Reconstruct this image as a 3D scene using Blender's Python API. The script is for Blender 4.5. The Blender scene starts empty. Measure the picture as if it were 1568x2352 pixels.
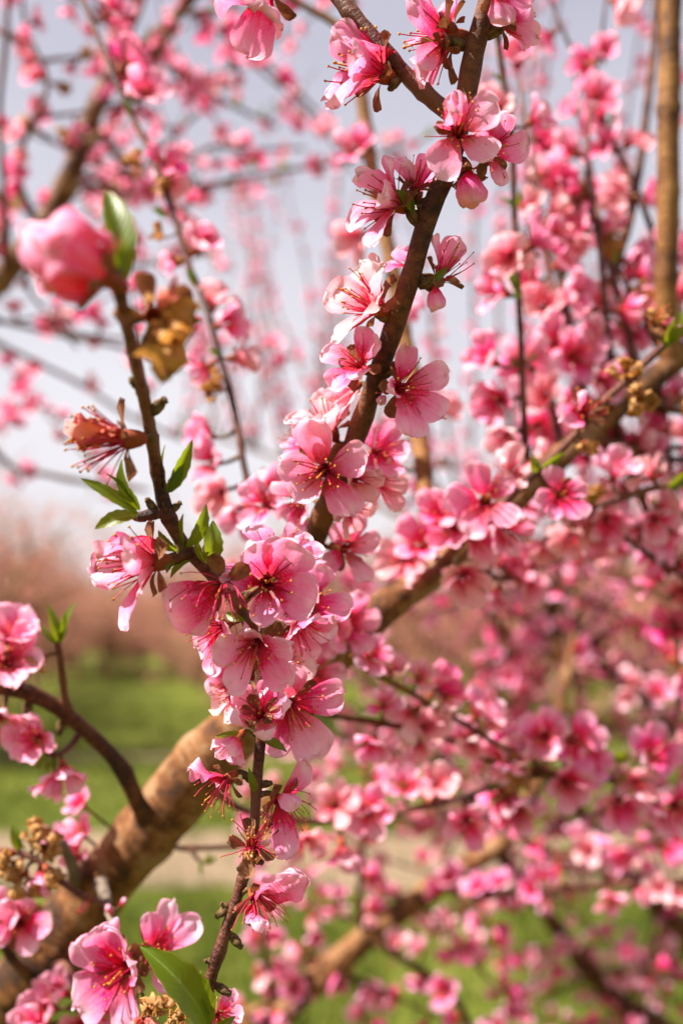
import bpy, math, random
import numpy as np
from mathutils import Vector, Matrix, noise

random.seed(7)
R = math.radians
sc = bpy.context.scene
col = sc.collection

# ---------------------------------------------------------------- camera, world, sun, exposure
CAM_H, PITCH, LENS = 1.55, R(6.83), 35.0
FPX = 1568 * LENS / 24.0            # focal length in pixels of a 1568 px wide picture
cam_data = bpy.data.cameras.new('camera')
cam = bpy.data.objects.new('camera', cam_data)
col.objects.link(cam)
cam.location = (0, 0, CAM_H)
cam.rotation_euler = (R(90) + PITCH, 0, 0)
cam_data.sensor_fit = 'VERTICAL'
cam_data.sensor_height = 36.0
cam_data.sensor_width = 24.0
cam_data.lens = LENS
cam_data.clip_start = 0.02
cam_data.clip_end = 800
cam_data.dof.use_dof = True
cam_data.dof.focus_distance = 0.368
cam_data.dof.aperture_fstop = 4.7
cam_data.dof.aperture_blades = 9
sc.camera = cam

SUN_EL, SUN_AZ = R(52), R(250)      # azimuth clockwise from +Y (north): the sun stands to the left, a little behind the camera
sun_dir = Vector((math.sin(SUN_AZ) * math.cos(SUN_EL), math.cos(SUN_AZ) * math.cos(SUN_EL), math.sin(SUN_EL)))
world = bpy.data.worlds.new('World'); sc.world = world; world.use_nodes = True
wt = world.node_tree; wt.nodes.clear()
def wn(t, **k):
    n = wt.nodes.new(t)
    for a, b in k.items(): setattr(n, a, b)
    return n
w_out = wn('ShaderNodeOutputWorld'); w_bg = wn('ShaderNodeBackground')
w_sky = wn('ShaderNodeTexSky', sky_type='NISHITA', sun_disc=False, sun_elevation=SUN_EL, sun_rotation=SUN_AZ)
w_sky.dust_density = 3.0; w_sky.air_density = 1.2
w_tc = wn('ShaderNodeTexCoord'); w_map = wn('ShaderNodeMapping'); w_map.inputs['Scale'].default_value = (1, 1, 2.6)
w_no = wn('ShaderNodeTexNoise'); w_no.inputs['Scale'].default_value = 1.7; w_no.inputs['Detail'].default_value = 5
w_rp = wn('ShaderNodeValToRGB')     # thin, even veil of high cloud
w_rp.color_ramp.elements[0].position = 0.30; w_rp.color_ramp.elements[0].color = (0.86, 0.86, 0.89, 1)
w_rp.color_ramp.elements[1].position = 0.72; w_rp.color_ramp.elements[1].color = (1.12, 1.11, 1.08, 1)
w_sep = wn('ShaderNodeSeparateXYZ'); wt.links.new(w_tc.outputs['Generated'], w_sep.inputs[0])
w_el = wn('ShaderNodeValToRGB')     # the veil is paler low down, where one looks through more of it
w_el.color_ramp.elements[0].position = 0.0; w_el.color_ramp.elements[0].color = (3.35, 3.22, 3.36, 1)
w_el.color_ramp.elements[1].position = 0.60; w_el.color_ramp.elements[1].color = (2.05, 2.01, 2.36, 1)
wt.links.new(w_sep.outputs[2], w_el.inputs[0])
w_mul = wn('ShaderNodeMixRGB'); w_mul.blend_type = 'MULTIPLY'; w_mul.inputs[0].default_value = 1.0
wt.links.new(w_rp.outputs[0], w_mul.inputs[1]); wt.links.new(w_el.outputs[0], w_mul.inputs[2])
w_mix = wn('ShaderNodeMixRGB'); w_mix.inputs[0].default_value = 0.93
L = wt.links.new
L(w_tc.outputs['Generated'], w_map.inputs[0]); L(w_map.outputs[0], w_no.inputs['Vector']); L(w_no.outputs['Fac'], w_rp.inputs[0])
L(w_sky.outputs[0], w_mix.inputs[1]); L(w_mul.outputs[0], w_mix.inputs[2]); L(w_mix.outputs[0], w_bg.inputs[0])
w_bg.inputs[1].default_value = 0.1
L(w_bg.outputs[0], w_out.inputs[0])

sun_data = bpy.data.lights.new('sun', 'SUN'); sun_data.energy = 5.0; sun_data.angle = R(0.6); sun_data.color = (1.0, 0.93, 0.82)
sun = bpy.data.objects.new('sun', sun_data); col.objects.link(sun)
sun.rotation_euler = (-sun_dir).to_track_quat('-Z', 'Y').to_euler(); sun.location = (0, 0, 20)
vs = sc.view_settings
vs.view_transform = 'Standard'; vs.look = 'None'; vs.exposure = 1.52; vs.gamma = 1.0; vs.use_curve_mapping = False
sc.cycles.use_denoising = True
sc.cycles.max_bounces = 8; sc.cycles.transparent_max_bounces = 4; sc.cycles.caustics_reflective = False; sc.cycles.caustics_refractive = False

RIGHT = Vector((1, 0, 0)); UP = Vector((0, -math.sin(PITCH), math.cos(PITCH))); FWD = Vector((0, math.cos(PITCH), math.sin(PITCH)))
CAM = Vector((0, 0, CAM_H))
def P(x, y, d):
    """a point d metres in front of the camera, seen at pixel (x, y) of a 1568 x 2352 picture"""
    return CAM + RIGHT * ((x - 784) / FPX * d) + UP * ((1176 - y) / FPX * d) + FWD * d
def proj(p):
    v = p - CAM; d = v.dot(FWD)
    return (784 + v.dot(RIGHT) / d * FPX, 1176 - v.dot(UP) / d * FPX, d)
def cdir(f):
    return (RIGHT * f[0] + UP * f[1] - FWD * f[2]).normalized()

# ---------------------------------------------------------------- materials
def new_mat(name):
    m = bpy.data.materials.new(name); m.use_nodes = True
    nt = m.node_tree; nt.nodes.clear()
    out = nt.nodes.new('ShaderNodeOutputMaterial')
    return m, nt, out
def ramp(nt, stops, src=None):
    r = nt.nodes.new('ShaderNodeValToRGB'); e = r.color_ramp.elements
    while len(e) < len(stops): e.new(0.5)
    for el, (p, c) in zip(e, stops): el.position = p; el.color = (*c, 1)
    if src is not None: nt.links.new(src, r.inputs[0])
    return r.outputs[0]
def mixc(nt, fac, a, b, mode='MIX'):
    n = nt.nodes.new('ShaderNodeMixRGB'); n.blend_type = mode
    for i, v in enumerate((fac, a, b)):
        if hasattr(v, 'is_linked'): nt.links.new(v, n.inputs[i])
        elif isinstance(v, tuple): n.inputs[i].default_value = (*v, 1)
        else: n.inputs[i].default_value = v
    return n.outputs[0]
def math_n(nt, op, a, b=0.0, c=0.0):
    n = nt.nodes.new('ShaderNodeMath'); n.operation = op
    for i, v in enumerate((a, b, c)):
        if hasattr(v, 'is_linked'): nt.links.new(v, n.inputs[i])
        else: n.inputs[i].default_value = v
    return n.outputs[0]
def noise_n(nt, vec, scale, detail=3, rough=0.55):
    n = nt.nodes.new('ShaderNodeTexNoise'); n.inputs['Scale'].default_value = scale
    n.inputs['Detail'].default_value = detail; n.inputs['Roughness'].default_value = rough
    if vec is not None: nt.links.new(vec, n.inputs['Vector'])
    return n.outputs['Fac']
def mapped(nt, out, scale):
    n = nt.nodes.new('ShaderNodeMapping'); n.inputs['Scale'].default_value = scale
    nt.links.new(out, n.inputs[0]); return n.outputs[0]
def bump(nt, h, strength, dist):
    n = nt.nodes.new('ShaderNodeBump'); n.inputs['Strength'].default_value = strength; n.inputs['Distance'].default_value = dist
    nt.links.new(h, n.inputs['Height']); return n.outputs[0]
def surface(nt, out, colr, rough=0.6, spec=0.3, nrm=None, trans=0.0, tcol=None):
    p = nt.nodes.new('ShaderNodeBsdfPrincipled')
    if hasattr(colr, 'is_linked'): nt.links.new(colr, p.inputs['Base Color'])
    else: p.inputs['Base Color'].default_value = (*colr, 1)
    if hasattr(rough, 'is_linked'): nt.links.new(rough, p.inputs['Roughness'])
    else: p.inputs['Roughness'].default_value = rough
    p.inputs['Specular IOR Level'].default_value = spec
    if nrm is not None: nt.links.new(nrm, p.inputs['Normal'])
    sh = p.outputs[0]
    if trans > 0:
        t = nt.nodes.new('ShaderNodeBsdfTranslucent')
        tc = tcol if tcol is not None else colr
        if hasattr(tc, 'is_linked'): nt.links.new(tc, t.inputs[0])
        else: t.inputs[0].default_value = (*tc, 1)
        if nrm is not None: nt.links.new(nrm, t.inputs['Normal'])
        mx = nt.nodes.new('ShaderNodeMixShader'); mx.inputs[0].default_value = trans
        nt.links.new(sh, mx.inputs[1]); nt.links.new(t.outputs[0], mx.inputs[2]); sh = mx.outputs[0]
    nt.links.new(sh, out.inputs[0])

def petal_mat(name, stops, trans=0.50):
    m, nt, out = new_mat(name)
    tc = nt.nodes.new('ShaderNodeTexCoord'); geo = nt.nodes.new('ShaderNodeNewGeometry')
    sep = nt.nodes.new('ShaderNodeSeparateXYZ'); nt.links.new(tc.outputs['UV'], sep.inputs[0])
    rnd = geo.outputs['Random Per Island']
    oi = nt.nodes.new('ShaderNodeObjectInfo')
    comb = nt.nodes.new('ShaderNodeCombineXYZ')
    nt.links.new(sep.outputs[0], comb.inputs[0]); nt.links.new(sep.outputs[1], comb.inputs[1])
    nt.links.new(math_n(nt, 'MULTIPLY', math_n(nt, 'ADD', rnd, oi.outputs['Random']), 31.0), comb.inputs[2])
    uvr = comb.outputs[0]
    blotch = noise_n(nt, mapped(nt, uvr, (2.2, 2.2, 1)), 1.4, 3)
    veins = noise_n(nt, mapped(nt, uvr, (16, 1.6, 1)), 1.0, 4, 0.65)
    speck = noise_n(nt, mapped(nt, uvr, (26, 30, 1)), 1.0, 2)
    v = math_n(nt, 'ADD', sep.outputs[1], math_n(nt, 'MULTIPLY', math_n(nt, 'SUBTRACT', blotch, 0.5), 0.55))
    v = math_n(nt, 'ADD', v, math_n(nt, 'MULTIPLY', math_n(nt, 'SUBTRACT', veins, 0.5), 0.55))
    v = math_n(nt, 'ADD', v, math_n(nt, 'MULTIPLY', math_n(nt, 'SUBTRACT', rnd, 0.5), 0.16))
    base = ramp(nt, stops, v)
    base = mixc(nt, math_n(nt, 'MULTIPLY', math_n(nt, 'SMOOTH_MIN', math_n(nt, 'MAXIMUM', math_n(nt, 'SUBTRACT', speck, 0.5), 0.0), 0.2, 0.05), 1.5), base, (0.85, 0.62, 0.70))
    hsv = nt.nodes.new('ShaderNodeHueSaturation'); nt.links.new(base, hsv.inputs['Color'])
    nt.links.new(math_n(nt, 'ADD', 0.86, math_n(nt, 'MULTIPLY', oi.outputs['Random'], 0.34)), hsv.inputs['Saturation'])
    nt.links.new(math_n(nt, 'ADD', 0.486, math_n(nt, 'MULTIPLY', rnd, 0.026)), hsv.inputs['Hue'])
    c = hsv.outputs[0]
    crinkle = noise_n(nt, mapped(nt, uvr, (9, 5, 1)), 1.0, 3)
    h = math_n(nt, 'ADD', math_n(nt, 'MULTIPLY', veins, 0.5), crinkle)
    surface(nt, out, c, 0.55, 0.22, bump(nt, h, 0.30, 0.0009), trans, mixc(nt, 0.35, c, (0.98, 0.15, 0.27), 'MIX'))
    return m
M = {}
M['petal'] = petal_mat('petal_pink', [(0.0, (0.50, 0.002, 0.018)), (0.22, (0.78, 0.010, 0.055)), (0.36, (0.87, 0.09, 0.26)), (0.53, (0.89, 0.25, 0.50)), (0.79, (0.91, 0.41, 0.65)), (1.0, (0.94, 0.64, 0.79))])
M['petal_pale'] = petal_mat('petal_pale', [(0.0, (0.66, 0.014, 0.03)), (0.18, (0.84, 0.10, 0.15)), (0.38, (0.90, 0.34, 0.43)), (0.70, (0.91, 0.50, 0.58)), (1.0, (0.93, 0.68, 0.72))])
M['petal_deep'] = petal_mat('petal_deep', [(0.0, (0.30, 0.002, 0.035)), (0.25, (0.66, 0.012, 0.13)), (0.55, (0.80, 0.085, 0.30)), (1.0, (0.86, 0.28, 0.50))])
def simple(name, c1, c2, scale, rough=0.6, spec=0.3, trans=0.0, tcol=None, bmp=0.0, bd=0.0005, coord='Object'):
    m, nt, out = new_mat(name)
    tc = nt.nodes.new('ShaderNodeTexCoord')
    f = noise_n(nt, tc.outputs[coord], scale, 4, 0.6)
    c = ramp(nt, [(0.32, c1), (0.68, c2)], f)
    surface(nt, out, c, rough, spec, bump(nt, f, bmp, bd) if bmp else None, trans, tcol)
    return m
M['filament'] = simple('filament_crimson', (0.48, 0.004, 0.035), (0.66, 0.03, 0.13), 300, 0.45, 0.3, 0.25)
M['anther'] = simple('anther_ochre', (0.26, 0.09, 0.02), (0.60, 0.30, 0.03), 350, 0.7, 0.2)
M['pistil'] = simple('pistil_yellow', (0.50, 0.22, 0.02), (0.42, 0.06, 0.03), 350, 0.6, 0.2)
M['calyx'] = simple('calyx_red_brown', (0.16, 0.022, 0.010), (0.34, 0.07, 0.018), 260, 0.65, 0.25, 0.12, (0.6, 0.12, 0.03), 0.3)
M['sepal'] = simple('sepal_brown', (0.10, 0.035, 0.018), (0.24, 0.12, 0.06), 420, 0.85, 0.15, 0.15, (0.4, 0.13, 0.05), 0.4)
M['dry'] = simple('dry_petal_tan', (0.38, 0.15, 0.040), (0.56, 0.34, 0.15), 190, 0.8, 0.15, 0.35, (0.62, 0.27, 0.06), 0.5, 0.0006)
M['wither'] = simple('withered_petal_salmon', (0.70, 0.10, 0.10), (0.80, 0.34, 0.28), 170, 0.75, 0.15, 0.35, (0.9, 0.25, 0.2), 0.5)
M['bud'] = simple('bud_scale', (0.035, 0.020, 0.010), (0.19, 0.115, 0.05), 420, 0.9, 0.15, 0, None, 0.6, 0.0006)

def leaf_mat():
    m, nt, out = new_mat('leaf_green')
    tc = nt.nodes.new('ShaderNodeTexCoord')
    sep = nt.nodes.new('ShaderNodeSeparateXYZ'); nt.links.new(tc.outputs['UV'], sep.inputs[0])
    u = math_n(nt, 'ABSOLUTE', math_n(nt, 'SUBTRACT', sep.outputs[0], 0.5))
    n = noise_n(nt, tc.outputs['Object'], 220, 3)
    c = ramp(nt, [(0.3, (0.038, 0.085, 0.004)), (0.7, (0.110, 0.165, 0.007))], n)
    rib = math_n(nt, 'LESS_THAN', u, 0.035)
    c = mixc(nt, math_n(nt, 'MULTIPLY', rib, 0.6), c, (0.20, 0.28, 0.04))
    edge = math_n(nt, 'GREATER_THAN', u, 0.46)
    c = mixc(nt, math_n(nt, 'MULTIPLY', edge, 0.5), c, (0.26, 0.24, 0.03))
    v = math_n(nt, 'SINE', math_n(nt, 'ADD', math_n(nt, 'MULTIPLY', sep.outputs[1], 75.0), math_n(nt, 'MULTIPLY', u, -38.0)))
    surface(nt, out, c, 0.38, 0.4, bump(nt, v, 0.10, 0.0003), 0.40, (0.30, 0.36, 0.008))
    return m
M['leaf'] = leaf_mat()

def bark_mat(name, cols, lent, rough, scale_u, bd):
    m, nt, out = new_mat(name)
    tc = nt.nodes.new('ShaderNodeTexCoord')
    uv = tc.outputs['UV']
    big = noise_n(nt, mapped(nt, tc.outputs['Object'], (38, 38, 38)), 1.0, 5, 0.62)
    ring = noise_n(nt, mapped(nt, uv, (2.2, scale_u, 1)), 1.0, 4, 0.7)
    fine = noise_n(nt, tc.outputs['Object'], 620, 4, 0.65)
    f = math_n(nt, 'ADD', math_n(nt, 'MULTIPLY', big, 0.62), math_n(nt, 'ADD', math_n(nt, 'MULTIPLY', ring, 0.26), math_n(nt, 'MULTIPLY', fine, 0.16)))
    c = ramp(nt, cols, f)
    vor = nt.nodes.new('ShaderNodeTexVoronoi'); vor.inputs['Scale'].default_value = 1.0
    nt.links.new(mapped(nt, uv, (5, scale_u * 0.55, 1)), vor.inputs['Vector'])
    spot = math_n(nt, 'LESS_THAN', vor.outputs['Distance'], 0.20)
    c = mixc(nt, math_n(nt, 'MULTIPLY', spot, 0.45), c, lent)
    h = math_n(nt, 'ADD', math_n(nt, 'ADD', ring, math_n(nt, 'MULTIPLY', fine, 0.5)), math_n(nt, 'MULTIPLY', spot, 0.4))
    surface(nt, out, c, rough, 0.28, bump(nt, h, 0.75, bd))
    return m
M['limb'] = bark_mat('bark_golden', [(0.44, (0.040, 0.016, 0.007)), (0.49, (0.100, 0.034, 0.009)), (0.54, (0.185, 0.070, 0.018)), (0.60, (0.26, 0.150, 0.075))], (0.24, 0.14, 0.07), 0.72, 160, 0.0030)
M['branch'] = bark_mat('bark_brown', [(0.42, (0.020, 0.008, 0.006)), (0.50, (0.066, 0.019, 0.009)), (0.60, (0.150, 0.052, 0.017))], (0.14, 0.060, 0.026), 0.68, 300, 0.0014)
M['twig'] = bark_mat('bark_red', [(0.44, (0.018, 0.006, 0.005)), (0.50, (0.085, 0.017, 0.012)), (0.57, (0.15, 0.055, 0.034))], (0.20, 0.10, 0.065), 0.50, 420, 0.0016)
M['ochre'] = bark_mat('bark_ochre', [(0.42, (0.055, 0.020, 0.006)), (0.50, (0.155, 0.058, 0.012)), (0.60, (0.25, 0.115, 0.030))], (0.26, 0.135, 0.045), 0.66, 260, 0.0014)
M['grey'] = bark_mat('bark_grey', [(0.40, (0.06, 0.042, 0.032)), (0.62, (0.22, 0.165, 0.125))], (0.4, 0.33, 0.27), 0.8, 200, 0.0015)

def ground_mat():
    m, nt, out = new_mat('ground_grass')
    tc = nt.nodes.new('ShaderNodeTexCoord'); o = tc.outputs['Object']
    a = noise_n(nt, o, 0.55, 4); b = noise_n(nt, o, 9, 5, 0.7); c_ = noise_n(nt, o, 60, 3)
    f = math_n(nt, 'ADD', math_n(nt, 'MULTIPLY', a, 0.45), math_n(nt, 'ADD', math_n(nt, 'MULTIPLY', b, 0.35), math_n(nt, 'MULTIPLY', c_, 0.2)))
    c = ramp(nt, [(0.36, (0.036, 0.056, 0.006)), (0.50, (0.092, 0.108, 0.013)), (0.64, (0.150, 0.132, 0.036))], f)
    surface(nt, out, c, 0.9, 0.1, bump(nt, b, 0.8, 0.03))
    return m
M['ground'] = ground_mat()
M['dirt'] = simple('dirt_sand', (0.13, 0.092, 0.056), (0.23, 0.168, 0.112), 7, 0.95, 0.1, 0, None, 0.6, 0.02)
M['grass'] = simple('grass_blade', (0.046, 0.072, 0.008), (0.135, 0.150, 0.022), 2.2, 0.6, 0.2, 0.3, (0.14, 0.18, 0.02))
M['far_petal'] = simple('far_petal', (0.50, 0.17, 0.13), (0.66, 0.33, 0.27), 2.0, 0.7, 0.1, 0.3)
M['far_leaf'] = simple('far_leaf', (0.12, 0.20, 0.03), (0.2, 0.28, 0.05), 2.0, 0.7, 0.1, 0.3)
M['far_bark'] = simple('far_bark', (0.20, 0.10, 0.06), (0.34, 0.19, 0.125), 6.0, 0.85, 0.1)

# ---------------------------------------------------------------- mesh helpers
class MB:
    def __init__(s): s.v = []; s.f = []; s.uv = []; s.mi = []
    def add(s, verts, faces, uvs, mi=0, mat=None):
        o = len(s.v)
        s.v += [tuple(mat @ Vector(p)) for p in verts] if mat is not None else [tuple(p) for p in verts]
        for f in faces:
            s.f.append([o + i for i in f]); s.uv.append([uvs[i] for i in f]); s.mi.append(mi)
    def add_mb(s, b, mat, mi_off=None):
        o = len(s.v)
        s.v += [tuple(mat @ Vector(p)) for p in b.v]
        s.f += [[o + i for i in f] for f in b.f]; s.uv += b.uv; s.mi += b.mi
    def mesh(s, name, mats):
        me = bpy.data.meshes.new(name)
        me.from_pydata(s.v, [], s.f)
        uvl = me.uv_layers.new(name='UVMap')
        flat = np.array([c for f in s.uv for p in f for c in p], dtype=np.float32)
        uvl.data.foreach_set('uv', flat)
        for m in mats: me.materials.append(m)
        me.polygons.foreach_set('material_index', np.array(s.mi, dtype=np.int32))
        me.polygons.foreach_set('use_smooth', np.ones(len(s.f), dtype=bool))
        me.update()
        return me

def link(name, data, parent=None, mw=None):
    """link an object; mw is its matrix relative to its parent"""
    o = bpy.data.objects.new(name, data); col.objects.link(o)
    if parent is not None: o.parent = parent
    if mw is not None: o.matrix_basis = mw
    return o

def tube(mb, pts, rads, sides, mi=0, cap=True):
    """sweep a ring along pts"""
    n = len(pts); t0 = (pts[1] - pts[0]).normalized()
    a = t0.orthogonal().normalized(); verts = []; uvs = []; ln = 0
    for i in range(n):
        t = (pts[min(i + 1, n - 1)] - pts[max(i - 1, 0)]).normalized()
        a = (a - t * a.dot(t)).normalized(); b = t.cross(a)
        if i: ln += (pts[i] - pts[i - 1]).length
        for k in range(sides):
            th = 2 * math.pi * k / sides
            verts.append(pts[i] + (a * math.cos(th) + b * math.sin(th)) * rads[i])
            uvs.append((k / sides * 2 if k <= sides / 2 else (sides - k) / sides * 2, ln))
    faces = []
    for i in range(n - 1):
        for k in range(sides):
            k2 = (k + 1) % sides
            faces.append((i * sides + k, i * sides + k2, (i + 1) * sides + k2, (i + 1) * sides + k))
    if cap:
        faces.append(tuple(range(sides - 1, -1, -1))); faces.append(tuple((n - 1) * sides + k for k in range(sides)))
    mb.add(verts, faces, uvs, mi)

def spline(ctrl, step):
    """Catmull-Rom through (Vector, radius) control points, sampled about every step metres"""
    out = []
    n = len(ctrl)
    for i in range(n - 1):
        p0, p1, p2, p3 = (ctrl[max(i - 1, 0)], ctrl[i], ctrl[i + 1], ctrl[min(i + 2, n - 1)])
        k = max(2, int((p2[0] - p1[0]).length / step))
        for j in range(k):
            t = j / k; t2 = t * t; t3 = t2 * t
            v = 0.5 * ((2 * p1[0]) + (p2[0] - p0[0]) * t + (2 * p0[0] - 5 * p1[0] + 4 * p2[0] - p3[0]) * t2 + (3 * p1[0] - p0[0] - 3 * p2[0] + p3[0]) * t3)
            out.append((v, p1[1] + (p2[1] - p1[1]) * t))
    out.append((ctrl[-1][0].copy(), ctrl[-1][1]))
    return out

# ---------------------------------------------------------------- petals, leaves and the other pieces of a blossom
def petal_mb(seed, nu, nv, Lp=0.0165, W=0.0152, a0=25, a1=-12, cup=0.22, ruf=0.0010, edge=0.0007, curl=0.0, crumple=0.0, notch=0.0, mi=0, skew=0.0):
    b = MB(); verts = []; uvs = []; rr = random.Random(seed)
    off = Vector((rr.uniform(0, 50), rr.uniform(0, 50), rr.uniform(0, 50)))
    y = z = 0.0; rows = []
    vs_ = [1 - (1 - i / nv) ** 1.55 for i in range(nv + 1)]
    for i, v in enumerate(vs_):
        if i:
            dv = (v - vs_[i - 1]) * Lp; th = R(a0 + (a1 - a0) * (v + vs_[i - 1]) / 2)
            y += dv * math.cos(th); z += dv * math.sin(th)
        th = R(a0 + (a1 - a0) * v)
        rows.append((v, y, z, th))
    for v, y, z, th in rows:
        w = W / 2 * 1.16 * (0.05 + 0.95 * v ** 0.72) * max(0.0, 1 - v ** 5) ** 0.5
        for k in range(nu + 1):
            u = -1 + 2 * k / nu
            ang = math.atan2(u * 1.0, v * 1.2 - 0.5)
            er = 1 + 0.11 * noise.noise(Vector((ang * 1.6, seed * 3.1, 0))) * v + 0.065 * noise.noise(Vector((ang * 5, seed * 1.7, 4))) * v
            x = u * w * er + skew * Lp * v * v
            e = max(abs(u), v * 0.98) ** 5
            yy = y * (1 + (er - 1) * 0.8 * v)
            if notch: yy -= notch * Lp * math.exp(-(u / 0.22) ** 2) * v ** 6
            nrm = cup * W * (u * u) * v ** 0.8 * 0.5
            nrm += ruf * 2.2 * noise.noise(Vector((u * 1.5, v * 1.6, 0)) + off) * v
            nrm += edge * 2.0 * noise.noise(Vector((u * 4.2, v * 4.2, 7)) + off) * e
            if crumple: nrm += crumple * noise.noise(Vector((u * 3.0, v * 3.6, 3)) + off); x += crumple * 0.8 * noise.noise(Vector((u * 2.5, v * 2.6, 13)) + off); yy += crumple * 0.8 * noise.noise(Vector((u * 2.5, v * 2.6, 23)) + off) * v
            if curl: nrm += curl * W * max(0, abs(u) - 0.45) ** 2; x *= 1 - abs(curl) * 0.35 * max(0, abs(u) - 0.45)
            verts.append((x, yy - math.sin(th) * nrm, z + math.cos(th) * nrm)); uvs.append((u * 0.5 * (0.25 + 0.75 * v) + 0.5, v))
    faces = []
    for i in range(nv):
        for k in range(nu):
            a = i * (nu + 1) + k
            faces.append((a, a + 1, a + nu + 2, a + nu + 1) if i < nv - 1 else (a, a + 1, a + nu + 2, a + nu + 1))
    b.add(verts, faces, uvs, mi)
    return b

def leaf_mb(seed, Ll, Wl, nu=6, nv=12, fold=0.35, bend=30, serr=0.06):
    b = MB(); verts = []; uvs = []; rr = random.Random(seed); y = z = 0; off = rr.uniform(0, 40)
    twist = rr.uniform(-0.5, 0.5)
    for i in range(nv + 1):
        v = i / nv; th = R(bend * (0.35 - v))
        if i: y += Ll / nv * math.cos(th); z += Ll / nv * math.sin(th)
        w = Wl / 2 * (math.sin(math.pi * min(1, v ** 0.85)) ** 0.85) * (1 + serr * (1 if i % 2 else -1)) if 0 < i < nv else Wl * 0.03
        for k in range(nu + 1):
            u = -1 + 2 * k / nu
            x = u * w; h = abs(u) * w * fold + 0.08 * Wl * noise.noise(Vector((u * 2, v * 4, off)))
            a = twist * v; x, h = x * math.cos(a) - h * math.sin(a), x * math.sin(a) + h * math.cos(a)
            verts.append((x, y - math.sin(th) * h, z + math.cos(th) * h)); uvs.append((u * 0.5 + 0.5, v))
    faces = [(i * (nu + 1) + k, i * (nu + 1) + k + 1, (i + 1) * (nu + 1) + k + 1, (i + 1) * (nu + 1) + k) for i in range(nv) for k in range(nu)]
    b.add(verts, faces, uvs); return b

def lathe(mb, prof, sides, mi, mat=None):
    verts = []; uvs = []; faces = []
    for i, (r, z) in enumerate(prof):
        for k in range(sides):
            a = 2 * math.pi * k / sides
            verts.append((r * math.cos(a), r * math.sin(a), z)); uvs.append((k / sides, i / len(prof)))
    for i in range(len(prof) - 1):
        for k in range(sides):
            k2 = (k + 1) % sides
            faces.append((i * sides + k, i * sides + k2, (i + 1) * sides + k2, (i + 1) * sides + k))
    faces.append(tuple(range(sides - 1, -1, -1)))
    mb.add(verts, faces, uvs, mi, mat)

CUP = [(0.0008, -0.0062), (0.0013, -0.0058), (0.0022, -0.0040), (0.0027, -0.0018), (0.0027, 0.0), (0.0024, 0.0002), (0.0019, -0.0012), (0.0010, -0.0040), (0.0003, -0.0046)]
def stamen_mb(seed, spread=1.0, droop=0.0, ln=1.0, curlk=1.0):
    """one stamen: crimson filament (slot 0) and ochre anther (slot 1)"""
    rr = random.Random(seed); b = MB()
    az = rr.uniform(0, 2 * math.pi); r0 = rr.uniform(0.0008, 0.0021)
    tilt = R(rr.uniform(6, 58)) * spread; n = 6; Ls = rr.uniform(0.0095, 0.0160) * ln
    p = Vector((r0 * math.cos(az), r0 * math.sin(az), -0.0008)); pts = [p.copy()]
    az2 = az + rr.uniform(-0.5, 0.5); bend = R(rr.uniform(-22, 26)) * curlk; side = R(rr.uniform(-25, 25)) * curlk
    for i in range(n):
        t = tilt + bend * (i / n) ; a = az2 + side * i / n
        d = Vector((math.sin(t) * math.cos(a), math.sin(t) * math.sin(a), math.cos(t)))
        d += Vector((0, -1, 0)) * droop * (i / n)
        p = p + d.normalized() * Ls / n; pts.append(p.copy())
    tube(b, pts, [0.00024 - 0.00008 * i / n for i in range(n + 1)], 4, 0, False)
    T = Matrix.Translation(p) @ Matrix.Rotation(rr.uniform(0, 3), 4, 'X')
    lathe(b, [(0.00005, -0.00048), (0.00034, -0.00025), (0.00036, 0.00025), (0.00005, 0.00048)], 5, 1, T)
    return b
def pistil_mb():
    b = MB()
    tube(b, [Vector((0, 0, -0.004)), Vector((0.0003, 0, 0.003)), Vector((0.0012, -0.0006, 0.0095)), Vector((0.0016, -0.0012, 0.0125))], [0.0008, 0.00035, 0.0003, 0.0003], 5)
    lathe(b, [(0.0001, 0.0120), (0.0005, 0.0125), (0.00045, 0.0131), (0.0001, 0.0133)], 6, 0, Matrix.Translation((0.0016, -0.0013, 0)))
    return b
SM = [M['filament'], M['anther']]
PET_HI = {
    'open': [petal_mb(i, 10, 12, a0=24 + 5 * (i % 3), a1=-14 + 9 * (i % 3), cup=0.18 + 0.09 * (i % 3), ruf=0.0011 + 0.0003 * (i % 2), edge=0.0007 + 0.0004 * (i % 3), notch=0.05 * (i % 2), skew=0.08 * ((i % 3) - 1)).mesh('petal_open', [M['petal']]) for i in range(8)],
    'cup': [petal_mb(20 + i, 10, 12, a0=-6, a1=62, cup=0.55, ruf=0.0010, edge=0.0008).mesh('petal_cup', [M['petal']]) for i in range(5)],
    'curl': [petal_mb(40 + i, 10, 12, a0=30, a1=-55 if i % 2 else 75, cup=0.3, ruf=0.0022, edge=0.0016, curl=1.1 if i % 2 else -0.9).mesh('petal_curl', [M['petal']]) for i in range(5)],
    'ruffle': [petal_mb(60 + i, 14, 14, a0=20, a1=-20, cup=0.25, ruf=0.0030, edge=0.0022, notch=0.09).mesh('petal_ruffle', [M['petal']]) for i in range(4)],
    'bulb': [petal_mb(80 + i, 10, 12, Lp=0.0260, W=0.0215, a0=8, a1=165, cup=0.40, ruf=0.0036, edge=0.0030, notch=0.08).mesh('petal_bulb', [M['petal']]) for i in range(4)],
    'dry': [petal_mb(100 + i, 8, 9, Lp=0.013, W=0.011, a0=15, a1=60, cup=0.6, crumple=0.0036, edge=0.002).mesh('petal_dry', [M['dry']]) for i in range(6)],
    'wither': [petal_mb(120 + i, 8, 9, Lp=0.013, W=0.009, a0=10, a1=40, cup=0.7, crumple=0.004, edge=0.002).mesh('petal_withered', [M['wither']]) for i in range(4)],
}
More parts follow.
